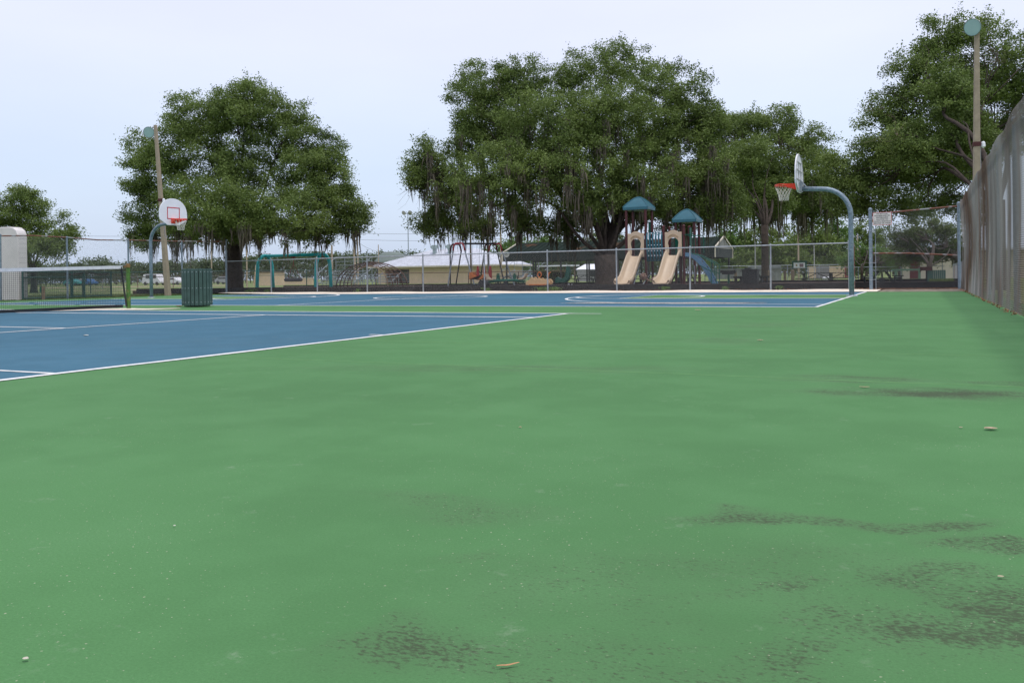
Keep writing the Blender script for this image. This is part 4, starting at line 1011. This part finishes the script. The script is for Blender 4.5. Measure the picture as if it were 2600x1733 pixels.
# ------------------------------------------------------------------ buildings and shelters
STUC = mat('tan stucco', (.66, .51, .34), .9, 0, .06, 2, .2); METR = mat('silver metal roof', (.56, .59, .64), .5, .1, .14, 2)
CREAM = mat('cream siding', (.62, .55, .43), .8, 0, .06, 1.5); TRIM = mat('pale trim', (.60, .55, .45), .7, 0, .1, 4); MARD = mat('maroon door', (.12, .015, .02), .5, 0, .1, 4)
DGLASS = mat('dark opening', (.09, .075, .06), .7, 0, .3, 3)
b0 = G(1104, 106, -.05); t = thing('restroom_building', 'low tan stucco building with silver hipped metal roof behind the swings', 'building', b0)
wb = MB(); X0, X1, Yd = -8.3, 8.6, 7.0
wb.bbox((X0+4.6, 0, -.3), (X1, .3, 2.15)).bbox((X0, 0, -.3), (X0+1.0, .3, 2.15)).bbox((X0, .3, -.3), (X0+.3, Yd, 2.15)).bbox((X1-.3, .3, -.3), (X1, Yd, 2.15)).bbox((X0+.3, Yd-.3, -.3), (X1-.3, Yd, 2.15)).bbox((X0+1, 0, 1.75), (X0+4.6, .3, 2.15))
wb.build('wall', STUC, t)
MB().bbox((X0+1, 2.0, -.3), (X0+4.6, 2.2, 1.75)).build('breezeway_back', DGLASS, t); MB().bbox((X0+1.3, .9, .32), (X0+4.3, 1.2, .40)).bbox((X0+1.4, .95, -.2), (X0+1.5, 1.15, .32)).bbox((X0+4.1, .95, -.2), (X0+4.2, 1.15, .32)).build('bench', DKTUBE, t)
MB().bbox((X0+2.2, 1.9, .1), (X0+3.6, 1.98, 1.5)).build('screen_window', mat('grey screen', (.25, .28, .28), .6), t)
ov = 1.0; ez, rz_ = 2.12, 4.25; rb = MB()
A_, B_, C_, D_ = (X0-ov, -ov, ez), (X1+ov, -ov, ez), (X1+ov, Yd+ov, ez), (X0-ov, Yd+ov, ez); E_, F2 = (X0+6.0, Yd/2, rz_), (X1-4.6, Yd/2, rz_)
rb._add([A_, B_, C_, D_, E_, F2], [(0, 1, 5, 4), (2, 3, 4, 5), (1, 2, 5), (3, 0, 4), (3, 2, 1, 0)]); ro = rb.build('roof', METR, t)
sm = MB()
for i in range(46):
    x = X0-ov+.25+i*(X1-X0+2*ov-.5)/45
    tt = 1.0
    if x < E_[0]: tt = (x-A_[0])/(E_[0]-A_[0])
    if x > F2[0]: tt = (B_[0]-x)/(B_[0]-F2[0])
    ytop = -ov+(Yd/2+ov)*tt; ztop = ez+(rz_-ez)*tt; sm.beam((x, -ov, ez+.02), (x, ytop, ztop+.02), .05, .05)
each(sm, 'roof_seam', METR, ro)
MB().bbox((X0-ov, -ov-.04, ez-.16), (X1+ov, -ov, ez+.01)).bbox((X1+ov, -ov, ez-.16), (X1+ov+.04, Yd+ov, ez+.01)).build('fascia', TRIM, t)
VENT = mat('pale vent metal', (.33, .40, .40), .4, .2, .1, 5)
for x in (-1.35, .85):
    MB().box((x, Yd/2-1.2, 4.0), (.36, .4, .7)).poly([(x-.5, Yd/2-1.5, 4.50), (x-.2, Yd/2-1.5, 4.75), (x+.3, Yd/2-1.5, 4.75), (x+.3, Yd/2-1.5, 4.3), (x-.18, Yd/2-1.5, 4.2)], .6, (0, 1, 0)).build('roof_vent', VENT, t)
# small grey domed roof shelter behind it
t = thing('kiosk', 'small shelter with grey green faceted roof left behind the silver roof', 'shelter', G(996, 125, 0))
MB().lathe([(2.7, 2.4), (2.5, 3.1), (1.7, 4.1), (1.1, 4.4), (0, 4.4)], (0, 0, 0), 8).build('roof', mat('grey green canvas', (.16, .20, .18), .7, 0, .1, 3), t)
for i in range(4): a = math.pi/4+i*math.pi/2; MB().tube([(2.1*math.cos(a), 2.1*math.sin(a), -.1), (2.1*math.cos(a), 2.1*math.sin(a), 2.6)], .08, 8).build('leg', DKTUBE, t)
# pavilion
PR = mat('dark green metal roof', (.013, .024, .018), .9, 0, .25, .6, spec=.1, col2=(.07, .04, .022), mixscale=.45, mixlo=.56, mixhi=.64)
PS_ = mat('dark screen', (.012, .020, .018), .7, 0, .2, 2)
t = thing('pavilion', 'long dark green metal pavilion with a pale trimmed gable behind the playground', 'pavilion', (-38.4, 76, 0))
LX, WY, EZ, RZ = 20.9, 7.2, 2.95, 4.02
rp = MB()
rp._add([(0, 0, EZ), (LX, 0, EZ), (LX, WY/2, RZ), (0, WY/2, RZ), (0, WY, EZ), (LX, WY, EZ)], [(0, 1, 2, 3), (3, 2, 5, 4)]); rp._add([(0, 0, EZ-.06), (LX, 0, EZ-.06), (LX, WY/2, RZ-.06), (0, WY/2, RZ-.06), (0, WY, EZ-.06), (LX, WY, EZ-.06)], [(3, 2, 1, 0), (4, 5, 2, 3)])
ro = rp.build('roof', PR, t)
sm = MB()
for i in range(36): x = .3+i*(LX-.6)/35; sm.beam((x, 0, EZ+.02), (x, WY/2, RZ+.02), .05, .03)
each(sm, 'roof_rib', PR, ro)
MB().bbox((0, .0, EZ-.85), (LX, .06, EZ-.02)).bbox((0, WY-.06, EZ-.85), (LX, WY, EZ-.02)).build('side_skirt', PS_, t)
for x in (0, LX-.06): MB().poly([(x, .1, EZ-.05), (x, WY-.1, EZ-.05), (x, WY/2, RZ-.1)], .05, (1, 0, 0)).build('gable', mat('ribbed gable metal', (.22, .22, .20), .6, 0, .25, 9), t)
MB().bbox((LX-.05, .1, EZ-.85), (LX-.0, WY-.1, EZ-.08)).build('gable_skirt', PS_, t)
for x in (-.05, LX+.02): tr_ = MB(); tr_.beam((x, -.08, EZ-.02), (x, WY/2, RZ+.02), .10, .13, (0, 1, 0)); tr_.beam((x, WY+.08, EZ-.02), (x, WY/2, RZ+.02), .10, .13, (0, 1, 0)); tr_.box((x, 0, EZ-.45), (.09, .12, .85)); tr_.box((x, WY, EZ-.45), (.09, .12, .85)); tr_.build('gable_trim', TRIM, t)
for i in range(8):
    for y in (.15, WY-.15): MB().box((.3+i*(LX-.6)/7, y, 1.05), (.13, .13, 2.3)).build('pavilion_post', BLACKP, t)
# cream building with maroon door
b0 = GY(2293, 88, 0); t = thing('clubhouse', 'cream flat roofed building with a maroon door behind the small tree', 'building', b0)
MB().bbox((0, 0, -.3), (16, 8, 2.35)).build('wall', CREAM, t)
MB().bbox((-1.2, -1.0, 2.36), (17, 9, 2.55)).build('roof', mat('white roof edge', (.66, .68, .72), .5), t); MB().bbox((-.9, -.7, 2.25), (16.7, -.02, 2.355)).build('soffit', mat('brown soffit', (.30, .22, .15), .8), t)
dd = MB().bbox((.62, -.05, -.1), (1.5, -.0, 1.85)).build('door', MARD, t); MB().sphere((1.4, -.08, .9), .04, 8, 5).build('handle', GALV, dd)
MB().bbox((5.2, -.04, .9), (6.6, -.0, 1.7)).build('window', DGLASS, t); MB().tube([(4.3, -.1, -.2), (4.3, -.1, 2.3)], .05, 8).build('downspout', WHITEB, t)
# practice wall
b0 = GY(59, 22.9, 0); t = thing('practice_wall', 'white rendered practice wall with chamfered top corner at the left edge', 'wall', (-34.0, b0.y, 0))
PW = mat('off white render', (.68, .65, .63), .9, 0, .07, .8, .15, col2=(.42, .40, .38), mixscale=.6, mixlo=.55, mixhi=.8)
wbm = MB(); o = [(0, -.15), (0, 2.66), (-.10, 2.84), (-.32, 2.97), (-.6, 3.0), (-7, 3.0), (-7, -.15)]
wbm.poly([(x, 0, z) for x, z in o], .42, (0, 1, 0)).build('wall_body', PW, t, bevel=.03)
cw = MB()
for z in np.arange(.3, 3, .2): cw.bbox((-.001, .04, z), (.006, .38, z+.006))
each(cw, 'block_joint', mat('joint', (.40, .39, .38), .9), t)
# low tan box shed, distant
t = thing('pump_house', 'low tan block shed seen through the teal swing frame', 'shed', G(675, 110, 0)); MB().bbox((-1.3, 0, -.2), (1.35, 2, 1.52)).build('wall', STUC, t); MB().bbox((-1.4, -.1, 1.525), (1.45, 2.1, 1.64)).build('roof', WOOD, t); MB().beam((-1.7, -.3, -.1), (-1.25, -.3, 2.5), .15, .15).build('brace', STUC, t)
t = thing('low_wall', 'long low tan wall across the field behind the tire swing', 'wall', G(745, 118, 0)); MB().bbox((-2.6, 0, -.2), (3.2, .3, .75)).build('wall_body', STUC, t); MB().bbox((-2.65, -.04, .752), (3.25, .34, .83)).build('coping', TRIM, t)
# white roofed shelters seen under the pavilion
t = thing('open_shelter', 'long thin white roofed shelter seen through the pavilion', 'shelter', G(1410, 112, 0)); MB().bbox((-2.6, 0, 1.85), (2.6, 2, 2.0)).build('roof', WHITE, t)
for x in (-2.3, 0, 2.3): MB().box((x, 1, .9), (.14, .14, 1.9)).build('leg', WOOD, t)
t = thing('boat_shed', 'low white gabled roof seen left of the big oak trunk', 'shelter', G(1494, 104, 0))
MB()._add([(-1.7, 0, 1.35), (1.6, 0, 1.35), (-1.0, 1.5, 2.0), (1.6, 1.5, 2.0), (1.6, 3, 1.35), (-1.7, 3, 1.35)], [(0, 1, 3, 2), (2, 3, 4, 5), (0, 2, 5), (1, 4, 3), (0, 5, 4, 1)]).build('roof', WHITE, t)
MB().bbox((-1.5, .1, -.1), (1.5, 2.9, 1.34)).build('wall', mat('grey shed wall', (.30, .30, .30), .8), t); MB().bbox((.2, .04, .5), (1.3, .09, 1.2)).build('opening', BLACKP, t)
# grey sheet metal panels, tan/grey/red bins
t = thing('metal_screen_fence', 'grey corrugated metal screen fence across the field on the right', 'fence', G(1890, 76, 0)); SHM = mat('weathered sheet metal', (.24, .26, .26), .6, .2, .25, 3)
ms = MB()
for i in range(46): ms.box((-3.0+i*.135, .02*(i % 2), .55), (.125, .03, 1.4 if i > 24 else .85))
ms.build('metal_sheet', SHM, t); MB().tube([(-3.1, -.05, 1.0), (3.2, -.05, 1.0)], .03, 6).build('rail', GALV, t)
t = thing('storage_bins', 'row of tan, grey and red storage panels behind the long picnic table', 'storage', G(2103, 84, 0))
for x0, x1, c, z1 in ((-1.9, -1.15, STUC, 1.15), (-1.14, .1, mat('grey panel', (.22, .22, .23), .7, 0, .1, 3), 1.22), (.11, .85, STUC, 1.16), (.86, 1.5, STUC, 1.17), (1.51, 2.25, mat('red panel', (.30, .035, .04), .6, 0, .1, 3), 1.15)): MB().bbox((x0, 0, .0), (x1, .8, z1)).build('bin_panel', c, t, bevel=.02)
t = thing('notice_board', 'notice board in a green frame with a white poster, on the field', 'sign', G(2030, 66, 0))
MB().bbox((-.48, 0, .95), (.48, .06, 1.45)).build('board', GRNP, t); MB().bbox((-.42, -.01, .99), (.42, -.002, 1.38)).build('poster', WHITE, t)
MB().bbox((.02, -.018, 1.05), (.30, -.012, 1.30)).build('picture', mat('faded print', (.25, .17, .20), .6), t); MB().sphere((-.2, -.012, 1.18), .07, 8, 6, (1, .1, 1)).build('emblem', mat('brown print', (.30, .22, .10), .6), t)
for x in (-.5, .5): MB().box((x, .03, .7), (.07, .07, 1.65)).build('leg', GRNP, t)
MB().bbox((-.56, -.04, 1.46), (.56, .1, 1.52)).build('cap', GRNP, t)
t = thing('propane_tank', 'small white horizontal tank on the grass behind the picnic table', 'tank', G(2100, 54, 0)); MB().tube([(-.26, 0, .22), (-.22, 0, .22), (.22, 0, .22), (.26, 0, .22)], [.06, .12, .12, .06], 14).build('tank_shell', WHITE, t, smooth=True)
for x in (-.15, .15): MB().box((x, 0, .03), (.05, .18, .24)).build('foot', BLACKP, t)
t = thing('hedge', 'clipped yellow green hedge beyond the pavilion', 'hedge', G(1398, 92, 0)); n_ = 5000; c_ = rng.uniform((-1.9, -.5, .0), (1.9, .5, 1.22), (n_, 3)); v, f = leaves(c_, rng.uniform(.08, .16, n_)); npmesh('foliage', v, f, OAK3, t, rnd=rng.random(n_*4)); MB().bbox((-1.8, -.4, -.1), (1.8, .4, 1.1)).build('branch_core', BARK, t)
# things right of the gate
LG = mat('pale green boards', (.13, .22, .16), .7, 0, .2, 8)
t = thing('serving_table', 'tall pale green plank table behind the end on picnic table', 'table', G(2305, 47, -.1)); MB().box((0, 0, .80), (1.55, .7, .10)).build('tabletop', LG, t)
for x in (-.58, .58):
    for y in (-.25, .25): MB().box((x, y, .38), (.12, .12, .75)).build('leg', LG, t)
t = thing('utility_box', 'dark green ribbed metal box with a reddish brown tray beside it', 'utility box', G(2378, 40, 0)); cb = MB()
for i in range(9): cb.box((-.34+i*.085, 0, .31), (.075, .5+.03*(i % 2), .70))
cb.build('box_body', mat('ribbed green metal', (.05, .12, .09), .5, 0, .2, 6), t)
MB().box((-.42, -.2, .73), (.5, .3, .17)).box((-.66, -.2, .70), (.04, .3, .22)).build('tray', mat('red brown wood', (.07, .022, .018), .7, 0, .2, 8), t); MB().box((-.4, -.1, .3), (.1, .1, .72)).build('tray_leg', BLACKP, t)
t = thing('planter', 'black edged planter of green weeds in the fence corner', 'planter', G(2405, 31.8, 0)); MB().bbox((-.62, -.15, -.05), (.25, .6, .22)).build('planter_box', BLKTIM, t, bevel=.02); n_ = 900; c_ = rng.uniform((-.6, -.1, .2), (.22, .55, .33), (n_, 3)); v, f = leaves(c_, rng.uniform(.02, .05, n_)); npmesh('weeds', v, f, OAK3, t, rnd=rng.random(n_*4))
t = thing('parking_sign', 'narrow white and green sign on a thin pole in front of the cream building', 'sign', G(2393, 60, 0)); MB().tube([(0, 0, -.1), (0, 0, 2.45)], .03, 8).build('pole', GALV, t); MB().bbox((-.13, -.05, 1.5), (.13, -.035, 2.45)).build('sign_face', WHITE, t)
sg = MB()
for z in (2.0, 1.9, 1.8, 1.65, 1.58): sg.bbox((-.09, -.053, z), (.09, -.0505, z+.035))
sg.build('lettering', GRNP, t); MB().lathe([(.055, -.002), (.075, -.002), (.075, .002), (.055, .002), (.055, -.002)], (0, -.053, 2.25), 14, Matrix.Rotation(math.pi/2, 3, 'X')).build('symbol', GRNP, t)

# ------------------------------------------------------------------ bleachers
def bleacher(label, loc, rz, L_=4.5, rows=5, rail=True):
    t = thing('bleachers', label, 'bleachers', loc, rz, 'aluminium bleachers on the ball field'); AL = GALV
    for k in range(rows):
        MB().bbox((-L_/2, k*.62, .42+k*.22), (L_/2, k*.62+.26, .47+k*.22)).build('seat_plank', AL, t); 
        if k: MB().bbox((-L_/2, k*.62-.30, .14+k*.22), (L_/2, k*.62-.04, .18+k*.22)).build('foot_plank', AL, t)
    for x in (-L_/2+.1, 0, L_/2-.1):
        fr = MB(); fr.beam((x, 0, .0), (x, rows*.62, 0), .05, .05); fr.beam((x, .1, .38), (x, rows*.62, .38+rows*.22), .05, .05)
        for k in range(rows): fr.beam((x, k*.62+.13, 0), (x, k*.62+.13, .42+k*.22), .04, .04)
        fr.build('frame', AL, t)
    if rail:
        rl = MB(); y1 = rows*.62; zt = .42+rows*.22
        rl.tube([(-L_/2, .1, .4), (-L_/2, .1, 1.1), (-L_/2, y1, zt+.95), (L_/2, y1, zt+.95), (L_/2, .1, 1.1), (L_/2, .1, .4)], .03, 6)
        for z in (.3, .6): rl.tube([(-L_/2, y1, zt+z), (L_/2, y1, zt+z)], .02, 6)
        for x in np.linspace(-L_/2, L_/2, 5): rl.tube([(x, y1, 0), (x, y1, zt+.95)], .025, 6)
        rl.build('guard_rail', AL, t)
bleacher('metal bleachers left of the arch climber', G(850, 66, -.1), .15, 3.2, 5)
bleacher('second metal bleachers seen through the arch climber', G(945, 82, -.1), .2, 4.0, 4, False)
bleacher('metal bleachers seen under the left end of the pavilion', G(1310, 92, -.1), -.1, 4.2, 5)

# ------------------------------------------------------------------ poles
PG = 'slim poles beyond the playground'
POLE = mat('tan utility pole', (.42, .34, .25), .9, 0, .15, 4); BRP = mat('brown wood pole', (.13, .10, .07), .9, 0, .25, 5)
def upole(label, x, yt, D, px_w, m, name='utility_pole', cat='pole', head=None, base=-.1):
    b0 = G(x, D, base); h = Z(x, yt, D)-base; r = px_w/F_*D/2; t = thing(name, label, cat, b0, 0, PG)
    MB().tube([(0, 0, -.2), (0, 0, h*.5), (0, 0, h)], [r*1.12, r, r*.82], 10).build('pole', m, t)
    if head: head(t, h, r)
    else: MB().lathe([(r*.86, -.02), (r*.86, .04), (0, .08)], (0, 0, h), 10).build('pole_cap', m, t)
    return t
def flood(t, h, r):
    q = MB()
    for s_ in (-1, 1): q.lathe([(.12, -.2), (.38, .05), (.36, .10), (0, .12)], (s_*.6, -.2, h), 12, Matrix.Rotation(2.0, 3, 'X'))
    each(q, 'floodlight', WHITEB, t); MB().box((0, 0, h-.1), (1.8, .12, .12)).build('crossarm', GALV, t)
def tlamps(t, h, r):
    MB().box((0, 0, h-.1), (2.0, .12, .12)).build('crossarm', RUSTB, t); q = MB()
    for s_ in (-.95, .95): q.lathe([(.10, -.3), (.32, .02), (.30, .06), (0, .07)], (s_, -.15, h-.45), 12, Matrix.Rotation(1.9, 3, 'X'))
    each(q, 'floodlight', WHITEB, t)
def speakers(t, h, r):
    q = MB()
    for s_ in (-1, 1): q.lathe([(.05, -.3), (.12, -.1), (.27, .05), (.05, .0)], (s_*.32+.25, -.15, h-3.3), 12, Matrix.Rotation(1.7, 3, 'X') @ Matrix.Rotation(s_*.5, 3, 'Y'))
    each(q, 'loudspeaker', WHITEB, t)
upole('thick tan pole standing under the right edge of the left oak', 901, 585, 84, 6.2, POLE)
upole('thinner tan pole just right of the thick tan pole', 909.5, 590, 96, 3.8, POLE)
upole('tan pole topped by oak leaves right of the teal swing arch', 844, 625, 70, 5.5, POLE)
upole('pale thin pole left of the teal swing', 627.5, 610, 84, 3.5, POLE)
upole('slender pole left of the silver roofed building', 962, 622, 122, 2.6, POLE)
upole('tall steel mast with a pair of floodlights above the silver roof', 1038, 540, 138, 2.4, GALV, 'floodlight_mast', 'light mast', flood)
upole('tan pole hung with moss in the middle of the swing frame', 1196.5, 560, 62, 4.6, BRP)
upole('brown pole hung with moss at the right end of the swing frame', 1241, 540, 60, 5.2, BRP)
upole('tan pole with two small loudspeakers beside the pavilion end', 1273, 545, 72, 4.4, POLE, 'utility_pole', 'pole', speakers)
upole('short pole with crossarm and two round floodlights above the pavilion', 1368, 577, 98, 3, BRP, 'floodlight_mast', 'light mast', tlamps)
upole('white thin pole right of the pavilion gable', 1918.5, 555, 66, 3.2, WHITEB)
def mbox(t, h, r): MB().box((-.14, -.05, 1.75), (.12, .18, .42)).build('meter_box', GALV, t); MB().sphere((0, 0, h), r, 8, 4).build('pole_cap', GALV, t)
upole('steel pole with a meter box right of the white thin pole', 1942.5, 580, 68, 3.2, GALV, 'utility_pole', 'pole', mbox)
upole('pale green wooden pole behind the notice board', 2028, 560, 78, 4.2, POLE)
upole('short white pole left of the right hoop pole', 2068, 624, 80, 2.2, WHITEB)
upole('pale pole between the right hoop pole and the gate post', 2178.5, 598, 90, 3, POLE)
upole('dark thin pole under the rules sign', 2261, 560, 88, 1.8, DKTUBE)
upole('tan pole behind the trash can', 538, 612, 72, 3, POLE)
upole('small rusty steel post right of the right hoop pole', 2169.5, 622, 31.4, 3.2, RUST, 'fence_end_post', 'post')
# overhead wires
t = thing('power_line', 'thin overhead wires crossing the sky behind the left oak and big oak', 'wires', W(905, 590, 120))
o0 = W(905, 590, 120)
for (xa, ya, xb, yb, sag) in ((-200, 590, 905, 592, .5), (905, 592, 1320, 583, .3), (905, 608, 1320, 603, .3), (905, 612, 1000, 640, .6)):
    a = W(xa, ya, 120)-o0; c = W(xb, yb, 120)-o0
    MB().tube([a.lerp(c, i/12)-Vector((0, 0, sag*4*(i/12)*(1-i/12))) for i in range(13)], .016, 4).build('wire', DKTUBE, t)

# ------------------------------------------------------------------ low field fences
def lowfence(label, P, h, m, mesh=True, sp_=3.0, mid=None, r=.03, p=.12, pr=.035, group='low fences around the ball field'):
    t = thing('field_fence', label, 'fence', (0, 0, 0), 0, group); P = [Vector(q) for q in P]
    MB().tube([(q.x, q.y, q.z+h) for q in P], r, 6).build('top_rail', m, t)
    if mid: MB().tube([(q.x, q.y, q.z+mid) for q in P], r*.6, 6).build('middle_rail', m, t)
    for a, c in zip(P, P[1:]):
        n = max(1, round((c-a).length/sp_))
        for i in range(n): q = a.lerp(c, i/n); MB().tube([(q.x, q.y, q.z-.1), (q.x, q.y, q.z+h)], pr, 6).build('fence_post', m, t)
        if mesh: chain(a, c, h, p=p, r=.0035, z0=a.z, m=WIREL, parent=t)
    return t
lowfence('low green black fence line crossing the left field behind the teal swing', [G(230, 58, -.1), G(520, 58, -.1), G(900, 62, -.1)], 1.38, DARKG, True, 3.0, 1.05)
lowfence('far low fence with rusty rail across the left field', [G(-100, 92, -.1), G(620, 92, -.1)], 1.25, RUST, True, 4, None, .03, .2)
lowfence('brown railed fence in front of the silver roofed building', [G(955, 70, -.1), G(1190, 70, -.1), G(1440, 72, -.1)], 1.12, RUSTB, False, 3.4)
lowfence('grey fence across the right field behind the notice board', [G(1790, 80, -.1), G(2000, 80, -.1), G(2240, 80, -.1)], 1.40, GALV, True, 3.0, None, .03, .16)
lowfence('grey fence nearer the picnic tables on the right', [G(1800, 62, -.1), G(2180, 62, -.1), G(2400, 60, -.1)], 1.05, GALV, True, 3.2, None, .022, .14)
# dark green gated fence at the left
t = thing('green_fence', 'dark green chain link fence with two thick posts beyond the tennis net', 'fence', (0, 0, 0), 0)
pA, pB = GY(60, 23.0, -.02), GY(284, 28.4, -.02); 
for f_ in (0, .52, .66, 1.0):
    q = pA.lerp(pB, f_); MB().tube([q-Vector((0, 0, .1)), q+Vector((0, 0, 1.16))], .07 if 0 < f_ < 1 else .04, 10).build('fence_post', DARKG, t)
for z in (1.14, .9, .03): MB().tube([pA+Vector((0, 0, z)), pB+Vector((0, 0, z))], .03, 8).build('rail', DARKG, t)
chain(pA, pB, 1.1, p=.05, r=.004, z0=.03, m=DARKG, parent=t)
MB().tube([pA.lerp(pB, f_)+Vector((.05, -.05, 1.13-.10*math.sin(f_*9)**2)) for f_ in np.linspace(.45, .97, 20)], .035, 6).build('hose', BLACKP, t)
t = thing('marker_post', 'short dark wooden stump post with a small green tag behind the net', 'post', GY(112, 22.6, 0)); MB().tube([(0, 0, -.1), (0, 0, .52)], .06, 10).build('post_shaft', WOOD, t); MB().box((-.09, -.03, .40), (.08, .06, .24)).build('tag', GRNP, t)

# ------------------------------------------------------------------ parked vehicles, far
def car(label, x, D, rz, col, van=False):
    t = thing('parked_car', label, 'car', G(x, D, -.1), rz, 'vehicles parked beyond the ball field'); m = mat('car paint', col, .3, .1, .04, 2)
    h = 2.1 if van else 1.45
    o = [(-2.2, .35), (-2.25, .8), (-1.9, 1.0 if not van else h-.1), (-1.3, h-.05 if not van else h), (.4 if not van else 1.2, h), (1.1 if not van else 1.7, 1.0 if not van else 1.2), (2.1, .85), (2.25, .6), (2.2, .35)]
    MB().poly([(a, -.85, z) for a, z in o][::-1], 1.7, (0, 1, 0)).build('body', m, t, bevel=.06)
    MB().bbox((-1.3, -.87, 1.02 if not van else 1.3), (.5 if not van else 1.2, -.855, h-.13)).bbox((-1.3, .855, 1.02 if not van else 1.3), (.5 if not van else 1.2, .87, h-.13)).build('window', BLACKP, t)
    for wx in (-1.4, 1.4):
        for wy in (-.8, .8): MB().tube([(wx, wy-.1, .33), (wx, wy+.1, .33)], .33, 14).build('wheel', BLACKP, t)
car('small teal car parked beyond the left field', 188, 185, .1, (.03, .30, .30)); car('small white car right of the teal car', 210, 195, .2, (.7, .72, .75)); car('small blue car parked beyond the left field', 226, 190, -.1, (.03, .16, .42))
car('white van left of the leaning light pole', 392, 165, .1, (.7, .7, .72), True); car('white car just right of the leaning light pole', 446, 165, .0, (.72, .72, .74)); car('silver car behind the oak trunk fence posts', 575, 170, .1, (.4, .41, .43))

# ------------------------------------------------------------------ litter and weeds
scr = [(1290, 1697, .036, .004, 'long tan wood splinter near the bottom edge', (.50, .28, .14)), (2516, 1092, .045, .03, 'curled brown leaf near the right fence shadow', (.38, .30, .20)), (2440, 1088, .015, .01, 'tiny pale leaf scrap left of the curled leaf', (.45, .38, .26)),
       (2195, 985, .05, .014, 'straw coloured leaf on the dark stain', (.45, .36, .22)), (1321, 1087, .012, .01, 'small tan chip in the middle of the green court', (.45, .33, .2)), (218, 853, .06, .05, 'white paper scrap on the blue tennis court', (.6, .58, .52)),
       (65, 1680, .010, .008, 'tiny cream chip in the lower left corner', (.55, .52, .42)), (443, 1339, .006, .006, 'pale grit speck on the left green court', (.6, .58, .5)), (1930, 865, .05, .03, 'tan leaf far up the green court', (.5, .4, .25)), (1772, 789, .10, .05, 'pale leaf beside the bare asphalt patch', (.6, .5, .35)), (2541, 1470, .012, .008, 'light brown crumb on the lower right stain', (.42, .38, .25)), (455, 779, .16, .09, 'rust brown leaf pile left of the trash can', (.35, .10, .03))]
for x, y, a, c, lab, col in scr:
    p = G(x, F_*HC/(y-hy(x))); mb = MB(); rz = random.uniform(-.3, .3)+.45; k = 7; top = []; 
    for i in range(k+1):
        t_ = i/k; w_ = c*math.sin(math.pi*(.12+.8*t_)); top.append((t_*2*a-a, w_, .003+a*.25*abs(t_-.5)))
    for i, (u, w_, z) in enumerate(top): mb.v += [(u, -w_, z+w_*.3), (u, 0, z), (u, w_, z+w_*.35)]
    for i in range(k):
        for j in range(2): mb.f.append((3*i+j, 3*i+j+1, 3*i+4+j, 3*i+3+j))
    o = mb.build('fallen_leaf' if 'leaf' in lab else 'debris_scrap', mat('scrap', col, .8, 0, .25, 40), label=lab+', on the ground', cat='leaf' if 'leaf' in lab else 'scrap', group='dry scraps lying on the court')
    md = o.modifiers.new('thick', 'SOLIDIFY'); md.thickness = .0012; o.scale = (.55, .55, .55); o.location = (p.x, p.y, .009 if y < 790 else .003); o.rotation_euler = (0, 0, rz)
n_ = 2600; c_ = np.stack([rng.uniform(-16, .9, n_), 33.55+np.abs(rng.normal(size=n_))*.33, rng.uniform(.0, .035, n_)], 1); c_[:, 0] = np.where(rng.random(n_) < .5, rng.uniform(-3, .8, n_), c_[:, 0]); c_[:, 1] = np.minimum(c_[:, 1], 34.2)
m_ = rng.random(n_) < .2; c_[m_, 0] = .87+(33-10)*0+rng.normal(size=m_.sum())*.06; c_[m_, 1] = rng.uniform(14, 33, m_.sum()); c_[m_, 0] = [rfx(y)-.03 for y in c_[m_, 1]]+rng.normal(size=m_.sum())*.035
v, f = leaves(c_, rng.uniform(.012, .034, n_), 2.5); npmesh('leaf_litter', v, f, mat('dry leaves', (.26, .12, .06), .9, 0, .5, 9), kind='stuff', label='brown dry leaves gathered along the foot of the fences', cat='leaf litter')
tc_ = []
for x, y, s_ in ((-15.2, 33.8, .5), (-14.6, 33.75, .4), (-5.4, 34.15, .22), (-31.5, 33.7, .5), (-30.6, 33.9, .3), (-9.8, 33.8, .3), (-25, 33.9, .2), (-18, 33.95, .3), (-7.4, 33.8, .2), (1.0, 20, .1), (1.12, 15.5, .12), (1.2, 12.5, .15)):
    k = int(260*s_); tc_.append(np.stack([rng.normal(x, s_*.35, k), rng.normal(y, .05+s_*.06, k), rng.uniform(.01, .12+.1*s_, k)], 1))
tc_ = np.concatenate(tc_); v, f = leaves(tc_, rng.uniform(.03, .06, len(tc_)), .2); npmesh('weeds', v, f, OAK2, rnd=rng.random(len(tc_)*4), kind='stuff', label='small green weeds at the foot of the fences', cat='weeds')
# grass blades near the fences on the left and far field texture
gc = np.concatenate([np.stack([rng.uniform(-33.2, -31.05, 9000), rng.uniform(14, 30, 9000), rng.uniform(-.09, -.02, 9000)], 1), np.stack([rng.uniform(-46, -33.3, 14000), rng.uniform(20, 34, 14000), rng.uniform(-.1, -.03, 14000)], 1)])
v, f = leaves(gc, rng.uniform(.03, .07, len(gc)), -.2); npmesh('grass_blades', v, f, OAK3, rnd=rng.random(len(gc)*4), kind='stuff', label='short green grass beside the courts on the left', cat='grass')
